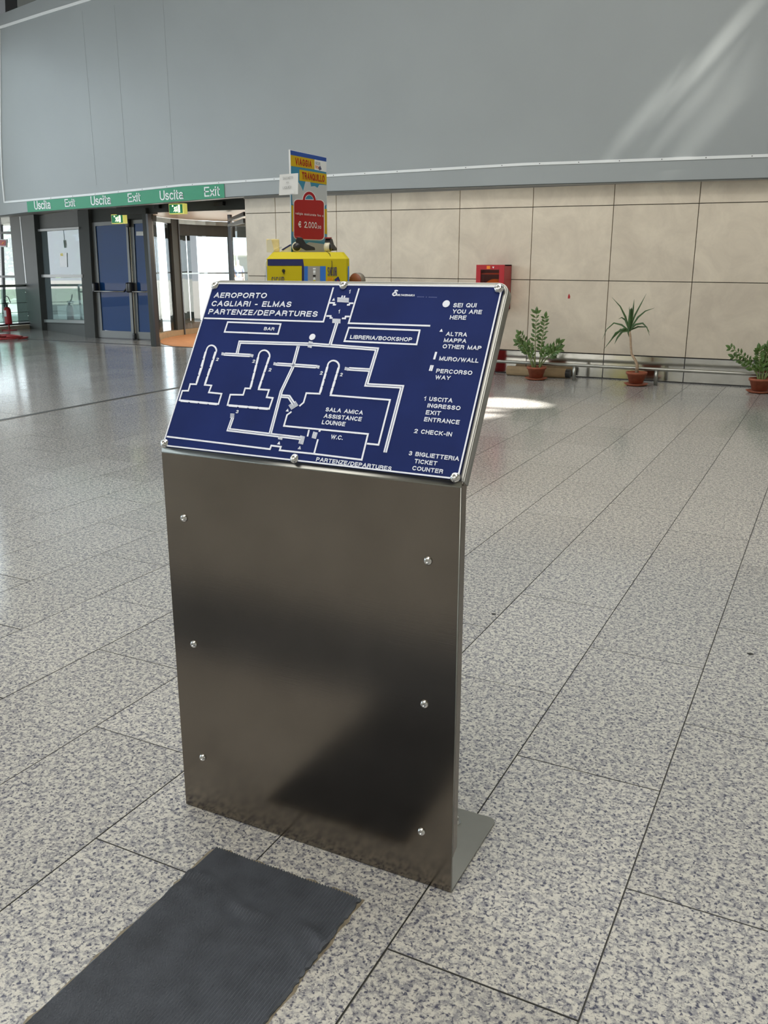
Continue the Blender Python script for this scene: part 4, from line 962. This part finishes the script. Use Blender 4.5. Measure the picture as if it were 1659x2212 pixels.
# folded sheets
c = thing('folded_sheets', 'folded pinkish sheets with blue edge beside the black tape gun', 'paper', top_at(622, .15), KR)
bm = bmesh.new(); prism(bm, [(-.055, 0, 0), (.05, 0, 0), (.06, 0, .035), (.03, 0, .045), (-.02, 0, .02)], (0, .10, 0)); build('sheet_stack', bm, 'brown_disc' if False else 'tape', c)
bm = bmesh.new(); prism(bm, [(-.04, -.002, .018), (.025, -.002, .055), (.03, -.002, .049), (-.03, -.002, .012)], (0, .10, 0)); build('blue_sheet', bm, 'navy', c)
def tape_gun(loc, rz, s, label, flip=1):
    t = thing('tape_dispenser', label, 'tape dispenser', loc, rz)
    RX = Matrix.Rotation(math.radians(90), 4, 'X')
    bm = bmesh.new(); lathe(bm, [(.022 * s, 0), (.044 * s, 0), (.044 * s, .05 * s), (.022 * s, .05 * s), (.022 * s, 0)], 22, Matrix.Translation((-.03 * s * flip, .025 * s, .046 * s)) @ RX); build('tape_roll', bm, 'tape', t, True)
    bm = bmesh.new(); lathe(bm, [(0, 0), (.034 * s, 0), (.034 * s, .006 * s), (0, .008 * s)], 20, Matrix.Translation((-.03 * s * flip, -.026 * s, .046 * s)) @ RX); build('hub', bm, 'black', t, True)
    bm = bmesh.new(); prism(bm, [(x * s * flip, -.03 * s, z * s) for x, z in ((-.03, .06), (-.04, .10), (-.02, .13), (.02, .125), (.05, .07), (.13, .042), (.135, .018), (.05, .015), (0, .04))], (0, .06 * s, 0)); bmesh.ops.bevel(bm, geom=list(bm.edges), offset=.004 * s, segments=1, affect='EDGES'); build('frame', bm, 'black', t)
    bm = bmesh.new(); box(bm, (-.02 * s * flip, 0, .133 * s), (.05 * s, .055 * s, .012 * s)); build('blade_guard', bm, 'dark_red' if s < .9 else 'black', t)
    return t
tape_gun(top_at(650, .14), KR, .78, 'black hand tape dispenser lying before the advert board on the kiosk')
tape_gun(top_at(712, .14), KR + 1.15, .72, 'smaller black and red tape dispenser at the right end of the kiosk top')
# cable over the front
bm = bmesh.new(); tube(bm, [KM @ v for v in (Vector((kp(706, 560).x, .07, zt2 + .003)), Vector((kp(713, 560).x, .035, zt2 - .012)), Vector((kp(717, 560).x, -.004, zt - .02)), Vector((kp(717, 575).x, -.006, zt - .06)), Vector((kp(715, 575).x, -.006, zt - .11)))], .002, 6)
tag(build('thin_cable', bm, 'black', None, True), 'thin black cord hanging over the front of the yellow kiosk', 'cord')

# round brown-faced film roll right of the kiosk
rp = fwd(772, 600, 6.9); RZ = YAW + .10
fr_ = thing('film_roll_stand', 'round brown-faced wrapping roll on a post right of the yellow kiosk', 'roll', (rp.x, rp.y, 0), YAW - .60)
rc = fwd(772, 606.5, 6.9).z
Rm_ = Matrix.Translation((0, 0, rc)) @ Matrix.Rotation(math.radians(90), 4, 'X')
bm = bmesh.new(); lathe(bm, [(.0, 0.025), (.054, .025), (.054, .030), (0, .030)], 28, Rm_); build('roll_face', bm, 'brown_disc', fr_, True)
bm = bmesh.new(); lathe(bm, [(0, -.025), (.058, -.025), (.058, .025), (0, .025)], 28, Rm_); build('film_roll', bm, 'film', fr_, True)
bm = bmesh.new(); tube(bm, [(0, 0, 0), (0, 0, rc - .055)], .02, 10); build('post', bm, 'steel_light', fr_, True)
bm = bmesh.new(); lathe(bm, [(0, 0), (.18, 0), (.18, .012), (.03, .03), (0, .03)], 24); build('base', bm, 'black', fr_)

# ================================================================= RUBBER MAT
def ribbed(name, x0_, x1_, y0_, y1_, nr, label, along_y=True):
    bm = bmesh.new(); nx = nr * 2; W = x1_ - x0_ if along_y else y1_ - y0_; Ln = y1_ - y0_ if along_y else x1_ - x0_
    ny = 80 if along_y else 20; G = []
    for i in range(nx + 1):
        row = []
        for j in range(ny + 1):
            u = W * i / nx; v = Ln * j / ny; z = .0078 if i % 2 else .0026
            e = 0
            if along_y:
                yy = y0_ + v; wv = 1.475 + .018 * math.sin(i * .09) - .05 * (i / nx) ; z += (.0085 * math.exp(-((yy - wv) / .016) ** 2) + .004 * math.exp(-((yy - wv + .06) / .02) ** 2)) * (.6 + .5 * math.sin(i * .13 + 1))
                if i in (0, nx): e = random.uniform(-.003, .003)
                x, y = x0_ + u + e, yy + (.0012 * math.sin(i * .16) if j == ny else 0)
            else: x, y = x0_ + v, y0_ + u
            row.append(bm.verts.new((x, y, z)))
        G.append(row)
    for i in range(nx):
        for j in range(ny): bm.faces.new((G[i][j], G[i + 1][j], G[i + 1][j + 1], G[i][j + 1]))
    # skirt
    loop = [G[i][0] for i in range(nx + 1)] + [G[nx][j] for j in range(1, ny + 1)] + [G[i][ny] for i in range(nx - 1, -1, -1)] + [G[0][j] for j in range(ny - 1, 0, -1)]
    low = [bm.verts.new((v.co.x, v.co.y, .0004)) for v in loop]
    for k in range(len(loop)): k2 = (k + 1) % len(loop); bm.faces.new((loop[k], low[k], low[k2], loop[k2]))
    return tag(build(name, bm, 'rubber'), label, 'mat')
ribbed('rubber_mat', -1.312, -.872, .897, 1.597, 54, 'dark grey ribbed rubber guide strip on the floor in front of the map stand')
ribbed('rubber_mat', -4.2, -.10, .26, .895, 70, 'second ribbed rubber strip crossing at the foot of the first, below the frame', False)
bm = bmesh.new(); pts = []      # glue residue along the strip edges
per = [(-1.318, .90), (-1.318, 1.603), (-.866, 1.603), (-.866, .90)]
for (a, b), (c_, d_) in zip(per, per[1:]):
    for k in range(26):
        u = k / 26; pts.append((a + (c_ - a) * u + random.uniform(-.006, .005), b + (d_ - b) * u + random.uniform(-.006, .006), .0003))
pts.append((-.866, .90, .0003)); bm.faces.new([bm.verts.new(p) for p in pts]); tag(build('glue_residue', bm, 'glue'), 'brownish dirt and glue line around the edge of the rubber strip', 'residue')
for (px, py, s, lb) in ((1620, 1413, .012, 'dark flake of dirt on the floor near the right edge'), (1066, 1327, .010, 'dark flake of dirt on the floor right of the map stand')):
    p = flo(px, py); bm = bmesh.new(); prism(bm, [(p.x - s, p.y, .0005), (p.x, p.y - s * .8, .0005), (p.x + s * 1.2, p.y + s * .2, .0005), (p.x + s * .2, p.y + s, .0005)], (0, 0, .002)); tag(build('dirt_flake', bm, 'black'), lb, 'debris')

# ================================================================= MAP STAND
AL = math.radians(58.5); ev = Vector((0, math.cos(AL), math.sin(AL))); en = Vector((0, -math.sin(AL), math.cos(AL)))
SX0, SX1, SYF = -1.512, -.684, 1.720
st = thing('map_stand', 'free-standing brushed steel lectern carrying a blue tactile airport map', 'information stand', (-1.098, SYF, 0))
SO = st.location
ORG = Vector((-1.505, 1.716, 1.047)) + en * .000
def uvp(u, v, h=0.0): return ORG + Vector((1, 0, 0)) * u + ev * v + en * h - SO
# front sheet
th = .003
bm = bmesh.new(); prism(bm, [Vector((SX0, SYF, .002)) - SO, Vector((SX1, SYF, .002)) - SO, Vector((SX1, SYF, 1.035)) - SO, Vector((SX0, SYF, 1.035)) - SO], (0, th, 0)); build('front_sheet', bm, 'steel', st)
# folded bend between front and lectern, rounded
bm = bmesh.new(); rows = []
pA_ = Vector((0, SYF, 1.035)); pB_ = Vector((0, SYF + .0045, 1.043)) + ev * .006
pA_, mid_, pB_ = Vector((0, SYF, 1.035)), Vector((0, SYF + .0003, 1.0435)), ORG * 1.0; pB_ = Vector((0, ORG.y, ORG.z)) + ev * .012 - en * .004; mid_ = Vector((0, SYF, 1.044))
for k in range(7):
    u = k / 6; p = pA_ * (1 - u) ** 2 + mid_ * 2 * u * (1 - u) + pB_ * u * u; rows.append(p)
for p, q in zip(rows, rows[1:]):
    prism(bm, [Vector((SX0, p.y, p.z)) - SO, Vector((SX1, p.y, p.z)) - SO, Vector((SX1, q.y, q.z)) - SO, Vector((SX0, q.y, q.z)) - SO], (0, th, -.0005))
bmesh.ops.remove_doubles(bm, verts=bm.verts, dist=.0001); build('bend', bm, 'steel_light', st, True)
# lectern sheet with rounded upper corners
def rr_uv(u0, u1, v0, v1, r, n=6):
    P_ = [(u0, v0), (u1, v0)]
    for k in range(n + 1):
        a = math.radians(90 * k / n); P_.append((u1 - r + r * math.cos(a), v1 - r + r * math.sin(a)))
    for k in range(n + 1):
        a = math.radians(90 + 90 * k / n); P_.append((u0 + r + r * math.cos(a), v1 - r + r * math.sin(a)))
    return P_
LU0, LU1, LV1 = -.007, .826, .487
bm = bmesh.new(); prism(bm, [uvp(u, v, -.004) for u, v in rr_uv(LU0, LU1, .006, LV1, .026)], tuple(-en * .003)); build('lectern_sheet', bm, 'steel_light', st)
# rolled rim round the lectern
bm = bmesh.new(); rim = rr_uv(LU0, LU1, .004, LV1, .026)[1:] + [(LU0, .004)]
path = [(LU1, .004)] + rr_uv(LU0, LU1, .004, LV1, .026)[2:] + [(LU0, .004)]
prof_ = [(0, -.007), (.0, -.0045), (-.002, -.0035)]
V1 = []
for i, (u, v) in enumerate(path):
    a = path[max(0, i - 1)]; b = path[min(len(path) - 1, i + 1)]; d = Vector((b[0] - a[0], b[1] - a[1])).normalized(); nn = Vector((d.y, -d.x))   # outward
    ring_ = []
    for o_, h_ in ((-.003, -.0035), (0.0, -.0045), (.0012, -.0075), (.0012, -.030), (-.0018, -.030), (-.0018, -.008)):
        ring_.append(bm.verts.new(uvp(u + nn.x * o_, v + nn.y * o_, h_)))
    V1.append(ring_)
for A, B in zip(V1, V1[1:]):
    for k in range(6): bm.faces.new((A[k], A[(k + 1) % 6], B[(k + 1) % 6], B[k]))
bm.faces.new(V1[0]); bm.faces.new(list(reversed(V1[-1]))); build('lectern_rim', bm, 'steel_light', st, True)
# side flanges of the body
for xs, sgn in ((SX1, -1), (SX0, 1)):
    bm = bmesh.new(); prism(bm, [Vector((xs, SYF + .0005, .10)) - SO, Vector((xs, SYF + .028, .115)) - SO, Vector((xs, SYF + .030, 1.02)) - SO, Vector((xs, SYF + .036, 1.05)) - SO, Vector((xs, SYF + .0005, 1.037)) - SO], (sgn * .003, 0, 0)); build('side_flange', bm, 'steel', st)
bm = bmesh.new(); tube(bm, [Vector((SX1 - .0012, SYF + .0012, .002)) - SO, Vector((SX1 - .0012, SYF + .0012, 1.036)) - SO], .0016, 8); build('edge_fold', bm, 'steel_light', st, True)
# base plate
bm = bmesh.new(); P_ = [(SX0 + .002, SYF + .0035), (SX1 - .001, SYF + .0035), (SX1 - .001, 2.03)]
for k in range(5): a = math.radians(90 * k / 4); P_.append((SX1 - .021 + .02 * math.cos(a), 2.03 + .02 * math.sin(a)))
for k in range(5): a = math.radians(90 + 90 * k / 4); P_.append((SX0 + .022 + .02 * math.cos(a), 2.03 + .02 * math.sin(a)))
prism(bm, [Vector((x, y, .0008)) - SO for x, y in P_], (0, 0, .005)); build('base_plate', bm, 'steel_light', st)
for x in (SX0 + .14, SX1 - .14):
    bm = bmesh.new(); prism(bm, [Vector((x, SYF + .0035, .006)) - SO, Vector((x, SYF + .17, .006)) - SO, Vector((x, SYF + .0035, .55)) - SO], (.004, 0, 0)); build('gusset', bm, 'steel', st)
for (x, y) in ((-.783, 1.985), (-1.39, 2.0), (-.760, 1.80)):
    bm = bmesh.new(); lathe(bm, [(.017, .006), (.017, .008), (.010, .008), (.010, .024), (.007, .028), (0, .028)], 8, Matrix.Translation(Vector((x, y, 0)) - SO)); build('base_bolt', bm, 'chrome', st)
# dome screws
def dome(c, nrm, r, name='screw'):
    bm = bmesh.new(); q = Vector(nrm).to_track_quat('Z', 'Y').to_matrix().to_4x4()
    prof = [(r, 0), (r * 1.0, r * .12), (r * .9, r * .38), (r * .66, r * .62), (r * .36, r * .74), (r * .30, r * .70), (r * .26, r * .48), (0, r * .46)]
    lathe(bm, prof, 20, Matrix.Translation(c) @ q); return build(name, bm, 'chrome', st, True)
for x, z in ((-1.452, .868), (-1.446, .515), (-1.440, .172), (-.760, .858), (-.764, .500), (-.767, .150)): dome(Vector((x, SYF, z)) - SO, (0, -1, 0), .0105)
# blue plate
PT = .0042
mp = build('map_plate', (lambda b: (prism(b, [uvp(u, v, -.0035) for u, v in rr_uv(0.0, .8155, .0055, .4745, .004)], tuple(en * (PT + .0035))), b)[1])(bmesh.new()), 'plate_blue', st)
for u, v in ((.0105, .4655), (.4015, .470), (.8065, .467), (.0065, .0135), (.398, .012), (.807, .0105)): dome(uvp(u, v, PT), en, .0118)
HT = .0011
def puv(x, y):
    P = on(x, y, ORG + en * PT, en); d = P - ORG; return Vector((d.x, d.dot(ev)))
def c3(x, y): return puv(340 + x * .24111, 590 + y * .24111)
def c4(x, y): return puv(640 + x * .28330, 590 + y * .28330)
def stroke(P, wd_, m='plate_white', name='wall_line', h=HT, closed=False, base=0.0, parent=None):
    """raised line following the uv points with mitred corners"""
    P = [Vector(p) for p in P]; n = len(P); bm = bmesh.new(); rows = []
    for i in range(n):
        if closed: a, b = P[i - 1], P[(i + 1) % n]
        else: a, b = P[max(0, i - 1)], P[min(n - 1, i + 1)]
        d1 = (P[i] - a); d2 = (b - P[i])
        if d1.length < 1e-9: d1 = d2
        if d2.length < 1e-9: d2 = d1
        d1.normalize(); d2.normalize(); t = (d1 + d2)
        t = t.normalized() if t.length > 1e-6 else d1
        nn = Vector((-t.y, t.x)); k = wd_ / 2 / max(.35, nn.dot(Vector((-d1.y, d1.x))))
        q = [P[i] + nn * k, P[i] - nn * k]
        rows.append([bm.verts.new(uvp(z.x, z.y, PT + hh)) for z, hh in ((q[0], base + h), (q[1], base + h), (q[1], base), (q[0], base))])
    m_ = n if closed else n - 1
    for i in range(m_):
        A, B = rows[i], rows[(i + 1) % n]
        for k in range(4): bm.faces.new((A[k], A[(k + 1) % 4], B[(k + 1) % 4], B[k]))
    if not closed: bm.faces.new(rows[0]); bm.faces.new(list(reversed(rows[-1])))
    return build(name, bm, m, mp)
LW = .0042
# border
stroke([(.0022, .0077), (.8133, .0077), (.8133, .4723), (.0022, .4723)], .0036, name='border_line', closed=True)
W3 = lambda L, **k: stroke([c3(*p) for p in L], LW, **k)
W4 = lambda L, **k: stroke([c4(*p) for p in L], LW, **k)
W3([(420, 405), (1488, 437), (1578, 130)])
W4([(480, 118), (400, 383), (1022, 403)])
for L in ([(256, 228), (290, 228), (286, 242), (304, 242)], [(436, 231), (408, 231), (405, 243), (388, 243)], [(230, 328), (264, 328), (261, 343), (277, 343)], [(408, 332), (377, 332), (374, 347), (350, 346)]): W4(L)
W3([(632, 440), (1106, 457), (1082, 547), (603, 528)], closed=True)
W4([(402, 417), (942, 438), (918, 545), (368, 520)], closed=True)
W3([(85, 1465), (1010, 1578), (1022, 1546), (1108, 1557), (1097, 1588), (1400, 1620)])
W4([(36, 1374), (500, 1427), (548, 1228), (-98, 1152)]) if False else None
p1 = c3(1400, 1620); p2 = c4(500, 1424); p3 = c4(548, 1228); p4 = c3(1135, 1370)
stroke([p1, p2, p3, p4, c3(1163, 1272), c3(1203, 1243)], LW)
W3([(1360, 1405), (1346, 1465)]); W3([(1440, 1490), (1406, 1615)])
W4([(172, 1203), (186, 1205)])
def arch(c, rx, ry, toC, n=12): return [toC(c[0] + rx * math.cos(math.radians(180 - 180 * k / n)), c[1] - ry * math.sin(math.radians(180 - 180 * k / n))) for k in range(n + 1)]
A3 = [c3(*p) for p in ((438, 700), (400, 850), (350, 997), (296, 995), (279, 1055), (225, 1055), (199, 1140), (548, 1174), (577, 1082), (462, 1070), (486, 1008), (425, 1002), (480, 850), (530, 700))]
stroke(A3 + list(reversed(arch((486, 700), 45, 52, c3)))[1:-1], LW, closed=True)
B3 = [c3(*p) for p in ((906, 748), (870, 900), (833, 1035), (788, 1033), (770, 1092), (655, 1090), (630, 1183), (1003, 1217), (1036, 1120), (980, 1113), (1002, 1048), (908, 1042), (960, 880), (1008, 748))]
stroke(B3 + list(reversed(arch((958, 746), 50, 54, c3)))[1:-1], LW, closed=True)
C4 = [c4(25, 1015), c4(57, 988), c4(78, 916), c4(180, 921), c4(212, 800), c4(240, 712)] + arch((284, 712), 44, 44, c4)[1:-1] + [c4(327, 716), c4(300, 800), c4(262, 932), c4(716, 968), c4(628, 1310), c4(540, 1301)]
stroke(C4, LW)
def lumps(a, b, to, n=3, g=.08):
    A, B = to(*a), to(*b)
    for k in range(n):
        s0 = (k + g) / n; s1 = (k + 1 - g) / n; stroke([A.lerp(B, s0), A.lerp(B, s1)], LW * 1.45, name='desk_line', h=HT * 1.15)
for a, b in (((437, 700), (352, 990)), ((525, 700), (428, 998)), ((205, 1143), (545, 1176))): lumps(a, b, c3, 4)
for a, b in (((906, 750), (836, 1030)), ((1006, 750), (910, 1038)), ((636, 1186), (1000, 1218))): lumps(a, b, c3, 4)
for a, b in (((240, 712), (182, 916)), ((326, 718), (264, 925))): lumps(a, b, c4, 4)
def way(P):
    stroke(P, LW * 2.15, name='path_line'); stroke(P, LW * .28, m='plate_blue', name='path_groove', h=.0002, base=HT)
way([c3(715, 722), c3(740, 620), c4(105, 543), c4(617, 581), c4(535, 853), c4(808, 868), c4(678, 1368)])
way([c3(605, 727), c3(832, 739)])
way([c4(310, 382), c4(256, 556)])
way([c3(1264, 655), c3(1212, 850), c3(1112, 1060), c3(1012, 1440)])
way([c3(1072, 816), c3(1424, 840)])
way([c3(1115, 1103), c3(1180, 1108), c3(1224, 1175)])
way([c3(675, 1300), c3(638, 1404), c3(1285, 1481)])
way([c4(562, 741), c4(402, 731)])
stroke([c4(353, 172), c4(348, 190)], LW * .9, name='path_line'); stroke([c4(371, 173), c4(366, 190)], LW * .9, name='path_line')
def hatch(c, n, gap, length, to, along):
    """n thin bars; along = bar direction in crop pixels"""
    d = Vector(along).normalized(); q = Vector((-d.y, d.x)); bm = None
    for k in range(n):
        o_ = Vector(c) + q * gap * (k - (n - 1) / 2); stroke([to(*(o_ - d * length / 2)), to(*(o_ + d * length / 2))], LW * .38, name='hatch_line')
hatch((590, 726), 4, 8, 26, c3, (-.25, 1)); hatch((845, 740), 4, 8, 26, c3, (-.25, 1)); hatch((1056, 815), 4, 8, 26, c3, (-.25, 1)); hatch((1438, 841), 4, 8, 28, c3, (-.25, 1))
hatch((1370, 641), 5, 7.5, 56, c3, (-.22, 1)); hatch((1220, 1186), 5, 10, 75, c3, (1, -.62)); hatch((672, 1280), 4, 11, 36, c3, (1, .05)); hatch((1105, 1468), 5, 8, 48, c3, (-.22, 1)); hatch((1294, 1496), 5, 9, 75, c3, (-.25, 1))
hatch((358, 206), 5, 7.5, 88, c4, (1, .05)); hatch((307, 366), 5, 7, 62, c4, (1, .05)); hatch((385, 731), 4, 8, 24, c4, (-.25, 1)); hatch((141, 1237), 5, 7, 50, c4, (-.28, 1))
def disc(c, r, name='location_dot'):
    bm = bmesh.new(); n = 22; prism(bm, [uvp(c.x + r * math.cos(2 * math.pi * k / n), c.y + r * math.sin(2 * math.pi * k / n), PT) for k in range(n)], tuple(en * HT)); build(name, bm, 'plate_white', mp)
disc(c3(1389, 573), .0085); disc(c4(1144, 235), .0090)
def tri(c, s=.0068):
    bm = bmesh.new(); prism(bm, [uvp(c.x + a * s, c.y + b * s, PT) for a, b in ((-.6, -.5), (.6, -.5), (0, .62))], tuple(en * HT)); build('map_triangle', bm, 'plate_white', mp)
for c in (c4(286, 202), c4(1107, 438), c4(27, 1333), c3(1167, 1229), c3(1090, 1523), c3(1275, 1565)): tri(c)
stroke([c4(1068, 602), c4(1052, 659)], .0052); stroke([c4(1030, 703), c4(1017, 746)], LW * .9, name='path_line'); stroke([c4(1044, 704), c4(1031, 747)], LW * .9, name='path_line')
def tx(s, a, b, t, to, bold=.014):
    A, B, T = to(*a), to(*b), to(*t); v = (A.y + B.y) / 2
    lettering(s, uvp(A.x, A.y, PT), Vector((B.x - A.x, 0, 0)) + ev * (B.y - A.y), ev, (B - A).length, T.y - A.y, 'plate_white', mp, depth=HT, sw=.19, gap=.30)
for s, a, b, t in (('AEROPORTO', (505, 222), (975, 226), (520, 176)), ('CAGLIARI - ELMAS', (482, 297), (1195, 306), (497, 250)), ('PARTENZE/DEPARTURES', (455, 368), (1430, 393), (468, 322)), ('BAR', (953, 512), (1045, 516), (960, 484)),
                   ('2', (525, 787), (546, 788), (532, 759)), ('2', (850, 804), (872, 805), (857, 776)), ('2', (995, 881), (1018, 882), (1002, 852)), ('2', (1455, 911), (1478, 912), (1462, 880)), ('2', (1635, 925), (1657, 926), (1642, 895)), ('3', (702, 1256), (724, 1257), (709, 1227)), ('1', (1620, 361), (1632, 362), (1628, 331))):
    tx(s, a, b, t, c3)
for s, a, b, t in (('SEI QUI', (1195, 262), (1372, 263), (1203, 230)), ('YOU ARE', (1189, 308), (1413, 314), (1196, 277)), ('HERE', (1169, 354), (1294, 357), (1177, 323)),
                   ('ALTRA', (1140, 479), (1300, 486), (1148, 449)), ('MAPPA', (1124, 527), (1295, 534), (1132, 497)), ('OTHER MAP', (1114, 574), (1408, 589), (1122, 543)), ('MURO/WALL', (1088, 667), (1388, 685), (1096, 636)),
                   ('PERCORSO', (1065, 761), (1339, 778), (1073, 730)), ('WAY', (1058, 809), (1173, 816), (1066, 779)), ('1 USCITA', (972, 972), (1189, 989), (980, 941)), ('INGRESSO', (998, 1025), (1249, 1047), (1006, 994)), ('EXIT', (986, 1078), (1099, 1087), (994, 1046)), ('ENTRANCE', (973, 1130), (1242, 1155), (981, 1098)),
                   ('2 CHECK-IN', (898, 1220), (1184, 1247), (906, 1188)), ('3 BIGLIETTERIA', (856, 1389), (1239, 1434), (864, 1357)), ('TICKET', (899, 1449), (1071, 1469), (907, 1417)), ('COUNTER', (883, 1502), (1116, 1530), (891, 1470)),
                   ('SALA AMICA', (222, 1054), (506, 1081), (230, 1024)), ('ASSISTANCE', (209, 1104), (496, 1131), (217, 1073)), ('LOUNGE', (194, 1152), (371, 1169), (202, 1120)), ('W.C.', (262, 1264), (353, 1273), (270, 1232)), ('PARTENZE/DEPARTURES', (150, 1434), (723, 1508), (158, 1404)),
                   ('LIBRERIA/BOOKSHOP', (409, 502), (879, 523), (417, 473)), ('1', (399, 155), (410, 156), (406, 127)), ('1', (319, 305), (331, 306), (326, 278))):
    tx(s, a, b, t, c4)
tx('DELTACERAMICA', (765, 175), (903, 178), (768, 161), c4, .03)
tx('\u03b4', (728, 176), (768, 177), (741, 128), c4, .02)
mat('faint_print', (.06, .09, .28), .4)
for k in range(14):
    if k in (5, 7): continue
    a = c4(922 + k * 11, 181 + k * .3); stroke([a, a + Vector((.0026, 0))], .0022, m='faint_print', name='faint_mark', h=.0003)
